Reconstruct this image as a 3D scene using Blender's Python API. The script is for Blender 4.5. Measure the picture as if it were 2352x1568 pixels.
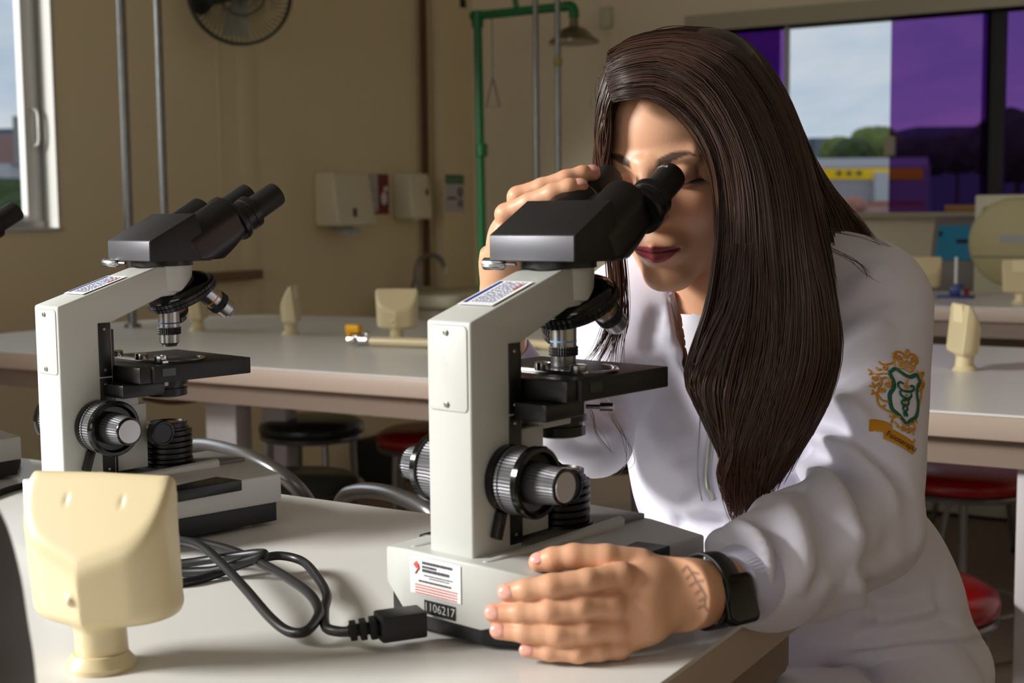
import bpy, bmesh, math, random
import numpy as np
from mathutils import Vector, Matrix, Euler
from mathutils.bvhtree import BVHTree
random.seed(7); rng = np.random.default_rng(7)
for o in list(bpy.data.objects): bpy.data.objects.remove(o)
SC = bpy.context.scene; COL = SC.collection
PI = math.pi
# ------------------------------------------------------------------ camera
TZ = 0.90                                   # bench top height
FPX, CX, CY = 3130.0, 1176.0, 784.0
yaw, pitch, roll = map(math.radians, (30.5, 5.42, .58))
CAMP = np.array([0, 0, TZ + .34])
FW = np.array([-math.sin(yaw)*math.cos(pitch), math.cos(yaw)*math.cos(pitch), -math.sin(pitch)])
_r = np.array([math.cos(yaw), math.sin(yaw), 0]); _u = np.cross(_r, FW)
RT = _r*math.cos(roll) - _u*math.sin(roll); UP = _u*math.cos(roll) + _r*math.sin(roll)
cam = bpy.data.cameras.new('camera'); camo = bpy.data.objects.new('camera', cam); COL.objects.link(camo)
camo.matrix_world = Matrix(((RT[0], UP[0], -FW[0], CAMP[0]), (RT[1], UP[1], -FW[1], CAMP[1]), (RT[2], UP[2], -FW[2], CAMP[2]), (0, 0, 0, 1)))
cam.sensor_width = 36; cam.lens = FPX/2352*36; cam.clip_start = .05; cam.clip_end = 2000
cam.dof.use_dof = True; cam.dof.focus_distance = 1.40; cam.dof.aperture_fstop = 8.0
SC.camera = camo
SC.view_settings.view_transform = 'Standard'; SC.view_settings.look = 'None'; SC.view_settings.gamma = 1
SC.view_settings.use_curve_mapping = False; SC.view_settings.exposure = 0.0
# ------------------------------------------------------------------ sky, daylight and an added fill lamp
W = bpy.data.worlds.new('sky'); SC.world = W; W.use_nodes = True
wn = W.node_tree; wn.nodes.clear()
tc = wn.nodes.new('ShaderNodeTexCoord'); mp = wn.nodes.new('ShaderNodeMapping'); mp.inputs['Scale'].default_value = (1.5, 1.5, 5)
nz = wn.nodes.new('ShaderNodeTexNoise'); nz.inputs['Scale'].default_value = 4.5; nz.inputs['Detail'].default_value = 5; nz.inputs['Distortion'].default_value = .4
cr = wn.nodes.new('ShaderNodeValToRGB'); cr.color_ramp.elements[0].position = .36; cr.color_ramp.elements[0].color = (.40, .50, .62, 1)
cr.color_ramp.elements[1].position = .64; cr.color_ramp.elements[1].color = (.64, .66, .70, 1)
bg = wn.nodes.new('ShaderNodeBackground'); wo = wn.nodes.new('ShaderNodeOutputWorld'); bg.inputs['Strength'].default_value = 1.08
wn.links.new(tc.outputs['Generated'], mp.inputs['Vector']); wn.links.new(mp.outputs['Vector'], nz.inputs['Vector'])
wn.links.new(nz.outputs['Fac'], cr.inputs['Fac']); wn.links.new(cr.outputs['Color'], bg.inputs['Color']); wn.links.new(bg.outputs['Background'], wo.inputs['Surface'])
def area(name, loc, target, sx, sy, power, col):
    l = bpy.data.lights.new(name, 'AREA'); l.shape = 'RECTANGLE'; l.size = sx; l.size_y = sy; l.energy = power; l.color = col
    o = bpy.data.objects.new(name, l); COL.objects.link(o); o.location = loc
    d = Vector(target) - Vector(loc); o.rotation_euler = d.to_track_quat('-Z', 'Y').to_euler(); return o
area('window_and_fill_light', (-5.6, -3.1, 4.0), (-.5, 1.0, 1.0), 2.2, 1.7, 1140, (1.0, .985, .955))
area('window_and_fill_light', (-4.55, 2.35, 1.9), (-1.0, 2.2, .9), 1.5, 1.0, 9, (.90, .95, 1.0))
area('window_and_fill_light', (-.6, -5.12, 2.1), (-.6, 1.0, 1.2), 4.6, 1.5, 46, (1.0, .96, .90))  # added fill lamp behind the camera, not a known window

# ------------------------------------------------------------------ helpers
def at(x, y, d): return CAMP + (FW + RT*(x-CX)/FPX - UP*(y-CY)/FPX)*d          # measured point at depth d
def ray(x, y): return FW + RT*(x-CX)/FPX - UP*(y-CY)/FPX
def onz(x, y, z): r = ray(x, y); return CAMP + r*((z-CAMP[2])/r[2])
def onx(x, y, X): r = ray(x, y); return CAMP + r*(X/r[0])
def ony(x, y, Y): r = ray(x, y); return CAMP + r*(Y/r[1])

_M = {}
def lin(c): return tuple((v/12.92 if v <= .04045 else ((v+.055)/1.055)**2.4) for v in c)
def mat(name, rgb, rough=.5, metal=0, spec=.5, bump=0, bscale=200, var=0, vscale=30, coat=0, sheen=0, sss=0, trans=0, srgb=True, wave=None):
    if name in _M: return _M[name]
    m = bpy.data.materials.new(name); m.use_nodes = True; nt = m.node_tree; b = nt.nodes['Principled BSDF']
    c = lin(rgb) if srgb else rgb
    b.inputs['Base Color'].default_value = (*c, 1); b.inputs['Roughness'].default_value = rough; b.inputs['Metallic'].default_value = metal
    b.inputs['Specular IOR Level'].default_value = spec; b.inputs['Coat Weight'].default_value = coat; b.inputs['Sheen Weight'].default_value = sheen
    b.inputs['Subsurface Weight'].default_value = sss; b.inputs['Transmission Weight'].default_value = trans
    if sss: b.inputs['Subsurface Radius'].default_value = (.01, .004, .002); b.inputs['Subsurface Scale'].default_value = 1.0
    tcn = nt.nodes.new('ShaderNodeTexCoord')
    if var:
        n = nt.nodes.new('ShaderNodeTexNoise'); n.inputs['Scale'].default_value = vscale; n.inputs['Detail'].default_value = 4
        mx = nt.nodes.new('ShaderNodeMix'); mx.data_type = 'RGBA'
        mx.inputs['A'].default_value = (*[max(0, v*(1-var)) for v in c], 1); mx.inputs['B'].default_value = (*[min(1, v*(1+var)) for v in c], 1)
        nt.links.new(tcn.outputs['Object'], n.inputs['Vector']); nt.links.new(n.outputs['Fac'], mx.inputs['Factor']); nt.links.new(mx.outputs['Result'], b.inputs['Base Color'])
    if bump:
        n = nt.nodes.new('ShaderNodeTexNoise'); n.inputs['Scale'].default_value = bscale; n.inputs['Detail'].default_value = 3
        bp = nt.nodes.new('ShaderNodeBump'); bp.inputs['Strength'].default_value = bump; bp.inputs['Distance'].default_value = .001
        nt.links.new(tcn.outputs['Object'], n.inputs['Vector']); nt.links.new(n.outputs['Fac'], bp.inputs['Height']); nt.links.new(bp.outputs['Normal'], b.inputs['Normal'])
    _M[name] = m; return m

class G:
    def __init__(s): s.v = []; s.f = []; s.n = 0; s.m = []; s.cm = 0
    def add(s, v, f):
        v = np.asarray(v, float).reshape(-1, 3); s.v.append(v); s.f += [tuple(i + s.n for i in q) for q in f]; s.m += [s.cm]*len(f); s.n += len(v)
    def bx(s, c, size, rot=None):
        h = np.array(size)/2; v = np.array([[x, y, z] for x in (-1, 1) for y in (-1, 1) for z in (-1, 1)])*h
        if rot is not None: v = v @ np.array(Euler(rot).to_matrix()).T
        s.add(v + np.array(c), [(0, 1, 3, 2), (4, 6, 7, 5), (0, 4, 5, 1), (2, 3, 7, 6), (0, 2, 6, 4), (1, 5, 7, 3)]); return s
    def b2(s, a, b): a = np.array(a, float); b = np.array(b, float); return s.bx((a+b)/2, np.abs(b-a))
    def hexa(s, v): s.add(v, [(0, 3, 2, 1), (4, 5, 6, 7), (0, 1, 5, 4), (1, 2, 6, 5), (2, 3, 7, 6), (3, 0, 4, 7)]); return s
    def prism(s, prof, x0, x1):                       # closed (y,z) outline swept along x
        n = len(prof); v = [(x0, y, z) for y, z in prof] + [(x1, y, z) for y, z in prof]
        s.add(v, [tuple(range(n))[::-1], tuple(range(n, 2*n))] + [(i, (i+1) % n, n+(i+1) % n, n+i) for i in range(n)]); return s
    def slab(s, prof, z0, z1):                        # closed (x,y) outline swept along z
        n = len(prof); v = [(x, y, z0) for x, y in prof] + [(x, y, z1) for x, y in prof]
        s.add(v, [tuple(range(n))[::-1], tuple(range(n, 2*n))] + [(i, (i+1) % n, n+(i+1) % n, n+i) for i in range(n)]); return s
    def lathe(s, o, ax, prof, n=32, flute=0, fd=0):      # prof [(h,r)] along ax; flute ribs
        o = np.array(o, float); ax = np.array(ax, float); ax /= np.linalg.norm(ax)
        t = np.array([0, 0, 1.]) if abs(ax[2]) < .9 else np.array([1., 0, 0]); a = np.cross(t, ax); a /= np.linalg.norm(a); b = np.cross(ax, a)
        v = []; 
        for h, r in prof:
            for i in range(n):
                th = 2*PI*i/n; rr = r
                if flute and i % 2 and r > 1e-4: rr = r - fd
                v.append(o + ax*h + (a*math.cos(th) + b*math.sin(th))*rr)
        f = [(j*n+i, j*n+(i+1) % n, (j+1)*n+(i+1) % n, (j+1)*n+i) for j in range(len(prof)-1) for i in range(n)]
        f += [tuple(range(n))[::-1], tuple((len(prof)-1)*n+i for i in range(n))]
        s.add(v, f); return s
    def tube(s, pts, r, n=10, closed=False, cap=True, flat=None):
        P = np.asarray(pts, float); m = len(P); R = np.full(m, r) if np.isscalar(r) else np.asarray(r, float)
        T = np.zeros_like(P)
        if closed: T = np.roll(P, -1, 0) - np.roll(P, 1, 0)
        else: T[1:-1] = P[2:] - P[:-2]; T[0] = P[1]-P[0]; T[-1] = P[-1]-P[-2]
        T /= np.linalg.norm(T, axis=1)[:, None] + 1e-12
        a = np.cross(T[0], [0, 0, 1.]);
        if np.linalg.norm(a) < 1e-3: a = np.cross(T[0], [1., 0, 0])
        a /= np.linalg.norm(a); v = []
        for i in range(m):
            a = a - T[i]*(a @ T[i]); a /= np.linalg.norm(a) + 1e-12; b = np.cross(T[i], a)
            for k in range(n):
                th = 2*PI*k/n; v.append(P[i] + (a*math.cos(th) + b*math.sin(th)*(flat if flat else 1))*R[i])
        mm = m if closed else m-1
        f = [(j*n+k, j*n+(k+1) % n, ((j+1) % m)*n+(k+1) % n, ((j+1) % m)*n+k) for j in range(mm) for k in range(n)]
        if not closed and cap: f += [tuple(range(n))[::-1], tuple((m-1)*n+k for k in range(n))]
        s.add(v, f); return s
    def ball(s, c, r, n=16, m=10, sc=(1, 1, 1)):
        v = []
        for j in range(m+1):
            ph = -PI/2 + PI*j/m
            for i in range(n): v.append((c[0]+r*sc[0]*math.cos(ph)*math.cos(2*PI*i/n), c[1]+r*sc[1]*math.cos(ph)*math.sin(2*PI*i/n), c[2]+r*sc[2]*math.sin(ph)))
        s.add(v, [(j*n+i, j*n+(i+1) % n, (j+1)*n+(i+1) % n, (j+1)*n+i) for j in range(m) for i in range(n)]); return s
    def torus(s, c, ax, R, r, n=48, k=10):
        c = np.array(c, float); ax = np.array(ax, float); ax /= np.linalg.norm(ax)
        t = np.array([0, 0, 1.]) if abs(ax[2]) < .9 else np.array([1., 0, 0]); a = np.cross(t, ax); a /= np.linalg.norm(a); b = np.cross(ax, a)
        return s.tube([c + (a*math.cos(2*PI*i/n) + b*math.sin(2*PI*i/n))*R for i in range(n)], r, k, closed=True)
    def xf(s, M):
        M = np.array(M); s.v = [v @ M[:3, :3].T + M[:3, 3] for v in s.v]; return s

def build(name, g, m, parent=None, bevel=0, seg=2, ang=35, smooth=True, sub=0, welded=False):
    me = bpy.data.meshes.new(name); v = np.concatenate(g.v)
    me.from_pydata(v.tolist(), [], g.f)
    ms = m if isinstance(m, (list, tuple)) else [m]
    for q in ms: me.materials.append(q)
    if len(ms) > 1: me.polygons.foreach_set('material_index', g.m)
    if bevel or sub or welded:
        bm = bmesh.new(); bm.from_mesh(me)
        bmesh.ops.remove_doubles(bm, verts=bm.verts, dist=1e-6)
        bmesh.ops.recalc_face_normals(bm, faces=bm.faces)
        if bevel:
            es = [e for e in bm.edges if len(e.link_faces) == 2 and e.calc_face_angle(0) > math.radians(28)]
            if es: bmesh.ops.bevel(bm, geom=es, offset=bevel, offset_type='OFFSET', segments=seg, profile=.5, affect='EDGES', clamp_overlap=True)
        bm.to_mesh(me); bm.free()
    if smooth:
        me.polygons.foreach_set('use_smooth', [True]*len(me.polygons)); me.set_sharp_from_angle(angle=math.radians(ang))
    me.update()
    o = bpy.data.objects.new(name, me); COL.objects.link(o)
    if parent is not None: o.parent = parent
    return o
def tag(o, label, cat, group=None, kind=None):
    o['label'] = label; o['category'] = cat
    if group: o['group'] = group
    if kind: o['kind'] = kind
    return o
def thing(name, label, cat, loc=(0, 0, 0), rz=0, group=None, scale=None):
    o = bpy.data.objects.new(name, None); COL.objects.link(o); o.location = loc; o.rotation_euler = (0, 0, rz); o.empty_display_size = .05
    if scale: o.scale = scale
    return tag(o, label, cat, group)
def struct(name, g, m, label=None, **k):
    o = build(name, g, m, **k); o['kind'] = 'structure'
    if label: o['label'] = label
    return o
def dup(root, loc, rz, label=None, group=None, scale=None):
    r = root.copy(); COL.objects.link(r); r.location = loc; r.rotation_euler = (0, 0, rz)
    if scale: r.scale = scale
    if label: r['label'] = label
    if group: r['group'] = group
    for ch in list(root.children):
        c = ch.copy(); COL.objects.link(c); c.parent = r
        for g in list(ch.children):
            d = g.copy(); COL.objects.link(d); d.parent = c
    return r
def textmesh(s, size, name='text'):
    cu = bpy.data.curves.new(name, 'FONT'); cu.body = s; cu.size = size; cu.extrude = 0; cu.align_x = 'CENTER'; cu.align_y = 'CENTER'; cu.resolution_u = 3
    o = bpy.data.objects.new(name, cu); me = bpy.data.meshes.new_from_object(o); 
    v = np.array([x.co[:] for x in me.vertices]).reshape(-1, 3); f = [tuple(p.vertices) for p in me.polygons]
    bpy.data.objects.remove(o); bpy.data.curves.remove(cu); bpy.data.meshes.remove(me); return v, f
def frame(o, ex, ey):
    ex = np.array(ex, float); ex /= np.linalg.norm(ex); ey = np.array(ey, float); ey -= ex*(ex @ ey); ey /= np.linalg.norm(ey); ez = np.cross(ex, ey)
    M = np.eye(4); M[:3, 0] = ex; M[:3, 1] = ey; M[:3, 2] = ez; M[:3, 3] = o; return M
def spline(P, n=8, closed=False):
    P = np.asarray(P, float); m = len(P); out = []
    for i in range(m if closed else m-1):
        if closed: a, b, c, d = P[(i-1) % m], P[i], P[(i+1) % m], P[(i+2) % m]
        else: a, b, c, d = P[max(i-1, 0)], P[i], P[i+1], P[min(i+2, m-1)]
        for t in np.linspace(0, 1, n, endpoint=False):
            out.append(.5*((2*b) + (-a+c)*t + (2*a-5*b+4*c-d)*t*t + (-a+3*b-3*c+d)*t**3))
    if not closed: out.append(P[-1])
    return np.array(out)
def rrect(x0, y0, x1, y1, r, n=6):
    o = []
    for cx, cy, a0 in ((x1-r, y1-r, 0), (x0+r, y1-r, 90), (x0+r, y0+r, 180), (x1-r, y0+r, 270)):
        for i in range(n+1): a = math.radians(a0+90*i/n); o.append((cx+r*math.cos(a), cy+r*math.sin(a)))
    return o
# ---- signed-distance modelling
def nets(f, lo, hi, h):
    lo = np.array(lo, float); hi = np.array(hi, float); N = np.ceil((hi-lo)/h).astype(int)+1
    xs = [lo[i]+h*np.arange(N[i]) for i in range(3)]
    V = np.empty(N, np.float32)
    for i in range(0, N[0], 16):
        X, Y, Z = np.meshgrid(xs[0][i:i+16], xs[1], xs[2], indexing='ij')
        V[i:i+16] = f(np.stack([X, Y, Z], -1).reshape(-1, 3)).reshape(X.shape)
    ins = V < 0; cnt = np.zeros(N-1, np.int32)
    for dx in (0, 1):
        for dy in (0, 1):
            for dz in (0, 1): cnt += ins[dx:N[0]-1+dx, dy:N[1]-1+dy, dz:N[2]-1+dz]
    act = (cnt > 0) & (cnt < 8); idx = -np.ones(N-1, np.int64); ia = np.argwhere(act); idx[act] = np.arange(len(ia))
    S = np.zeros((len(ia), 3)); C = np.zeros(len(ia))
    cor = [(dx, dy, dz) for dx in (0, 1) for dy in (0, 1) for dz in (0, 1)]
    for a in range(8):
        for b in range(a+1, 8):
            A, B = np.array(cor[a]), np.array(cor[b])
            if np.abs(A-B).sum() != 1: continue
            va = V[tuple((ia+A).T)]; vb = V[tuple((ia+B).T)]; k = (va < 0) != (vb < 0)
            t = np.where(k, va/np.where(k, va-vb, 1), 0)
            S += np.where(k[:, None], A + t[:, None]*(B-A), 0); C += k
    verts = lo + h*(ia + S/C[:, None])
    quads = []
    for ax in range(3):
        a1, a2 = (ax+1) % 3, (ax+2) % 3
        sl = [slice(1, -1)]*3; sl[ax] = slice(0, -1); s0 = [slice(1, -1)]*3; s0[ax] = slice(0, N[ax]-1); s1 = list(s0); s1[ax] = slice(1, N[ax])
        A = ins[tuple(s0)]; B = ins[tuple(s1)]; e = np.argwhere(A != B)
        if not len(e): continue
        flip = A[tuple(e.T)]
        e = e.copy(); e[:, a1] += 1; e[:, a2] += 1
        def cell(d1, d2):
            q = e.copy(); q[:, a1] -= d1; q[:, a2] -= d2; return idx[tuple(q.T)]
        q = np.stack([cell(1, 1), cell(0, 1), cell(0, 0), cell(1, 0)], 1)
        q[~flip] = q[~flip][:, ::-1]; quads.append(q)
    return verts, np.concatenate(quads)
def smin(a, b, k): h = np.clip(.5+.5*(b-a)/k, 0, 1); return b*(1-h)+a*h-k*h*(1-h)
def smax(a, b, k): return -smin(-a, -b, k)
def cap(p, a, b, ra, rb=None):
    a = np.asarray(a, float); b = np.asarray(b, float); rb = ra if rb is None else rb
    pa = p-a; ba = b-a; h = np.clip(pa@ba/(ba@ba), 0, 1); return np.linalg.norm(pa-h[:, None]*ba, axis=1)-(ra+(rb-ra)*h)
def ell(p, c, r, B=None):
    q = p-np.asarray(c, float)
    if B is not None: q = q@np.asarray(B).T
    r = np.asarray(r, float); k0 = np.linalg.norm(q/r, axis=1); k1 = np.linalg.norm(q/(r*r), axis=1); return k0*(k0-1)/(k1+1e-9)
def npmesh(name, v, f, m, parent=None, smooth=True):
    me = bpy.data.meshes.new(name); me.from_pydata(v.tolist(), [], f.tolist() if hasattr(f, 'tolist') else f)
    for q in (m if isinstance(m, (list, tuple)) else [m]): me.materials.append(q)
    if smooth: me.polygons.foreach_set('use_smooth', [True]*len(me.polygons))
    me.update(); o = bpy.data.objects.new(name, me); COL.objects.link(o)
    if parent is not None: o.parent = parent
    return o

# ------------------------------------------------------------------ materials
M_wall = mat('wall_paint', (.90, .84, .70), .85, bump=.3, bscale=120, var=.03, vscale=2)
M_wall2 = mat('wall_paint_grey', (.90, .85, .75), .85, bump=.3, bscale=120, var=.03, vscale=2)
M_white = mat('white_enamel', (.755, .76, .74), .38, bump=.05, bscale=600)
M_whitef = mat('white_frame_paint', (.74, .73, .71), .4)
M_grey_al = mat('grey_aluminium', (.60, .60, .58), .4, .6)
M_black = mat('black_plastic', (.045, .043, .048), .34, bump=.06, bscale=900)
M_blackm = mat('black_matt_paint', (.065, .062, .068), .52, bump=.12, bscale=1200)
M_blackg = mat('black_gloss', (.02, .02, .022), .12)
M_gun = mat('gunmetal_knurl', (.36, .36, .37), .48, .6)
M_chrome = mat('chrome', (.82, .82, .82), .14, 1)
M_steel = mat('brushed_steel', (.66, .66, .67), .30, 1, bump=.1, bscale=400)
M_screw = mat('screw_steel', (.55, .54, .5), .35, 1)
M_cream = mat('cream_plastic', (.85, .785, .625), .34, coat=.15, bump=.04, bscale=300)
M_lam = mat('bench_laminate', (.875, .87, .85), .30, bump=.05, bscale=500, var=.015, vscale=6)
M_edge = mat('bench_edge_band', (.73, .655, .60), .45)
M_legp = mat('lilac_white_leg', (.74, .72, .73), .45)
M_red = mat('red_vinyl', (.60, .04, .06), .3, bump=.1, bscale=200)
M_dvin = mat('dark_green_vinyl', (.14, .15, .14), .28, bump=.1, bscale=200)
M_tube = mat('grey_chrome_tube', (.52, .52, .53), .30, .85)
M_rub = mat('black_rubber', (.03, .03, .03), .7)
M_pole = mat('galvanised_pole', (.50, .50, .49), .32, .9, var=.25, vscale=40)
M_green = mat('green_pipe_paint', (.03, .42, .20), .35)
M_brown = mat('brown_pipe', (.33, .22, .09), .6)
M_wood = mat('brown_wood_rail', (.47, .37, .24), .6, var=.15, vscale=60)
M_brass = mat('tarnished_shower_metal', (.48, .46, .38), .28, .9)
M_yel = mat('yellow_plastic', (.92, .66, .05), .4)
M_blue = mat('blue_painted_metal', (.03, .16, .45), .4)
M_floor = mat('floor_brown_tile', (.50, .43, .38), .5, var=.1, vscale=3)
M_disp = mat('dispenser_plastic', (.86, .83, .72), .22)
M_paper = mat('paper_white', (.9, .9, .9), .8)
M_cable = mat('grey_black_cable', (.10, .10, .105), .38)
M_beige = mat('beige_machine', (.78, .76, .66), .45)

# ------------------------------------------------------------------ room
XL, YB, ZC = -3.812, 5.984, 3.65
X1, Y0 = 5.5, -5.0
def ring_wall(g, axis, pos, thick, u0, u1, z0, z1, holes):
    us = sorted({u0, u1, *[h[0] for h in holes], *[h[1] for h in holes]}); zs = sorted({z0, z1, *[h[2] for h in holes], *[h[3] for h in holes]})
    for a, b in zip(us[:-1], us[1:]):
        for c, d in zip(zs[:-1], zs[1:]):
            if any(h[0] <= (a+b)/2 <= h[1] and h[2] <= (c+d)/2 <= h[3] for h in holes): continue
            if axis == 'x': g.b2((pos, a, c), (pos+thick, b, d))
            else: g.b2((a, pos, c), (b, pos+thick, d))
WL = (1.75, 3.347, 1.19, 2.35); WK = (-3.4, -.62, 1.35, 3.45)
g = G(); ring_wall(g, 'x', XL, -.16, Y0, YB+.16, 0, ZC, [WL, WK]); struct('wall_left', g, M_wall, smooth=False)
RX0, RX1 = -2.46, 0.6; RZ0, RZ1 = 1.222, 2.06
g = G(); ring_wall(g, 'y', YB, .14, XL, X1, 0, ZC, [(RX0, RX1, RZ0, RZ1)]); struct('wall_back', g, M_wall2, smooth=False)
g = G().b2((X1, Y0, 0), (X1+.1, YB+.14, ZC)); struct('wall_right', g, M_wall2, smooth=False)
g = G(); ring_wall(g, 'y', Y0, -.1, XL, X1, 0, ZC, [(-2.95, 1.75, 1.3, 2.9)]); struct('wall_front', g, M_wall2, smooth=False)
g = G().b2((XL-.16, Y0-.1, -.08), (X1+.1, YB+.14, 0)); struct('floor', g, M_floor, smooth=False)
g = G().b2((XL-.16, Y0-.1, ZC), (X1+.1, YB+.14, ZC+.1)); struct('ceiling', g, mat('ceiling_paint', (.85, .84, .80), .9), smooth=False)
# pilaster in the corner
g = G().b2((XL, 5.70, 0), (XL+.07, YB, ZC)); struct('trim_1', g, M_wall, smooth=False)
# left window frame: reveal lining, sash, sill
M_glass = bpy.data.materials.new('clear_glass'); M_glass.use_nodes = True
def glassmat(m, col, fac):
    nt = m.node_tree; nt.nodes.clear(); o = nt.nodes.new('ShaderNodeOutputMaterial'); t = nt.nodes.new('ShaderNodeBsdfTransparent'); gl = nt.nodes.new('ShaderNodeBsdfGlossy'); mx = nt.nodes.new('ShaderNodeMixShader')
    t.inputs['Color'].default_value = (*col, 1); gl.inputs['Roughness'].default_value = .6; mx.inputs['Fac'].default_value = fac
    nt.links.new(t.outputs[0], mx.inputs[1]); nt.links.new(gl.outputs[0], mx.inputs[2]); nt.links.new(mx.outputs[0], o.inputs['Surface'])
glassmat(M_glass, (.96, .97, .97), .004)
M_pur = bpy.data.materials.new('purple_film_glass'); M_pur.use_nodes = True; glassmat(M_pur, (.44, .27, .55), .003)
g = G(); y0, y1, z0, z1 = WL
g.b2((XL-.155, y1-.012, z0), (XL+.004, y1+.0, z1)).b2((XL-.155, y0, z0-.0), (XL+.004, y0+.012, z1)).b2((XL-.155, y0, z0), (XL+.012, y1, z0+.012)).b2((XL-.155, y0, z1-.012), (XL+.004, y1, z1))
w1 = struct('window_1', g, M_whitef, smooth=False)
g = G(); xs = XL-.075
g.b2((xs-.012, y1-.045, z0+.012), (xs+.012, y1-.003, z1)).b2((xs-.02, y0, z0+.012), (xs+.02, y1, z0+.035))
build('window_track', g, M_grey_al, w1, smooth=False)
g = G(); g.b2((xs-.015, y1-.088, z0+.035), (xs+.015, y1-.046, z1)).b2((xs-.01, y0, z0+.035), (xs+.01, y1-.1, z0+.06))
build('window_sash', g, M_whitef, w1, smooth=False)
g = G().b2((xs-.003, y0, z0+.05), (xs+.003, y1-.1, z1)); build('pane', g, M_glass, w1, smooth=False)
g = G(); hz = onx(93, 295, xs)[2]
g.tube(spline([(xs+.012, y1-.06, hz+.065), (xs+.03, y1-.045, hz+.055), (xs+.035, y1-.045, hz), (xs+.03, y1-.045, hz-.055), (xs+.012, y1-.06, hz-.065)], 5), .005, 8); build('window_latch', g, M_whitef, w1)
# key window (out of frame, behind the camera)
y0, y1, z0, z1 = WK
g = G().b2((XL-.16, y0, z0), (XL+.003, y0+.03, z1)).b2((XL-.16, y1-.03, z0), (XL+.003, y1, z1)).b2((XL-.16, y0, z0), (XL+.003, y1, z0+.03)).b2((XL-.16, y0, z1-.03), (XL+.003, y1, z1))
struct('window_2', g, M_whitef, smooth=False)
g = G().b2((-2.95, Y0-.14, 1.3), (-2.9, Y0+.003, 2.9)).b2((1.7, Y0-.14, 1.3), (1.75, Y0+.003, 2.9)).b2((-2.95, Y0-.14, 1.3), (1.75, Y0+.003, 1.34)).b2((-2.95, Y0-.14, 2.86), (1.75, Y0+.003, 2.9)); struct('added_fill_window', g, M_whitef, smooth=False)  # unseen front-wall frame, added to go with the fill lamp
# right window
g = G(); yb = YB
M_beam = mat('cream_window_frame', (.68, .655, .57), .6)
g.b2((RX0-.10, yb-.035, RZ1), (RX1, yb+.10, RZ1+.075)).b2((RX0-.10, yb-.03, RZ0-.02), (RX0, yb+.10, RZ1))
g.b2((RX0, yb-.09, RZ0-.022), (RX1, yb+.12, RZ0))
w3 = struct('window_3', g, M_beam, smooth=False)
def X(px, y=300): return ony(px, y, yb+.06)[0]
def pane(xa, xb, dy, m, nm='pane'): return build(nm, G().b2((xa, yb+.05+dy, RZ0), (xb, yb+.056+dy, RZ1)), m, w3, smooth=False)
pane(RX0, X(1812), 0, M_pur); pane(RX0, X(1787), .025, M_pur); pane(X(2045), X(2270), .0, M_pur); pane(X(2250), RX1, .03, M_pur)
build('mullion', G().b2((X(2262), yb+.065, RZ0), (X(2305), yb+.10, RZ1)), mat('dark_mullion', (.05, .045, .06), .6), w3, smooth=False)
build('mullion', G().b2((X(1805), yb+.03, RZ0), (X(1815), yb+.05, RZ1)), M_grey_al, w3, smooth=False)
build('pane', G().b2((X(1815), yb+.058, RZ0), (X(2043), yb+.062, RZ1)), M_glass, w3, smooth=False)
build('window_latch', G().b2((X(2036), yb+.02, ony(2045, 357, yb)[2]), (X(2060), yb+.06, ony(2045, 312, yb)[2])), M_beam, w3, bevel=.005)
# ------------------------------------------------------------------ outdoors
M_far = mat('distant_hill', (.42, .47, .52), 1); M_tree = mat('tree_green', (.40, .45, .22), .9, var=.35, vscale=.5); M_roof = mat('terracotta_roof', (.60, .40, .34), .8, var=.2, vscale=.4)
M_bw = mat('far_wall_white', (.74, .74, .76), .9); M_by = mat('far_wall_yellow', (.98, .80, .08), .8); M_bg = mat('far_wall_grey', (.62, .60, .62), .9, var=.1, vscale=.4); M_bp = mat('far_wall_pink', (.66, .52, .50), .9); M_dw = mat('far_window_dark', (.2, .2, .23), .6)
def blob(c, r, sc=(1, 1, .8), n=26, seed=0):
    v, f = nets(lambda p: ell(p, c, (r*sc[0], r*sc[1], r*sc[2])) + .10*r*np.sin(p[:, 0]*6/r+seed)*np.sin(p[:, 1]*6/r)*np.sin(p[:, 2]*7/r+seed) + .05*r*np.sin(p[:, 0]*17/r)*np.sin(p[:, 2]*15/r+seed), np.array(c)-r*1.35, np.array(c)+r*1.35, r*2.7/n)
    return v, f
def far(x, y, d): return at(x, y, d)
# ground far below, rising hills
D = 90.
ZG = -9.0
def fbox(g, xa, ya, xb, yb_, d, dd=12, low=False):
    a = far(xa, yb_, d); b = far(xb, yb_, d)
    t = far(xa, ya, d)[2]
    if low: a[2] = b[2] = ZG
    n = np.array([FW[0], FW[1], 0]); n /= np.linalg.norm(n)
    g.hexa([a, b, b+n*dd, a+n*dd] + [np.array([q[0], q[1], t]) for q in (a, b, b+n*dd, a+n*dd)]); return a, b
g = G(); pts = []
prof = [(-300, 330), (0, 298), (60, 300), (300, 320), (900, 335), (1500, 330), (1780, 325), (1860, 318), (1900, 322), (1960, 330), (2100, 300), (2400, 290), (2800, 310)]
for i in range(len(prof)-1):
    (xa, ya), (xb, yb_) = prof[i], prof[i+1]; fbox(g, xa, (ya+yb_)/2-2, xb+6, 620, 600, 60, True)
tag(build('distant_hills', g, M_far, smooth=False), 'hazy blue-grey hills on the horizon outside the windows', 'hills')
g = G().b2((-900, 8, ZG-1), (500, 900, ZG))
tag(build('ground_outside', g, mat('ground_green', (.40, .42, .36), .95, var=.3, vscale=.1), smooth=False), 'green and grey ground stretching away below the windows outside', 'ground', kind='stuff')
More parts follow.
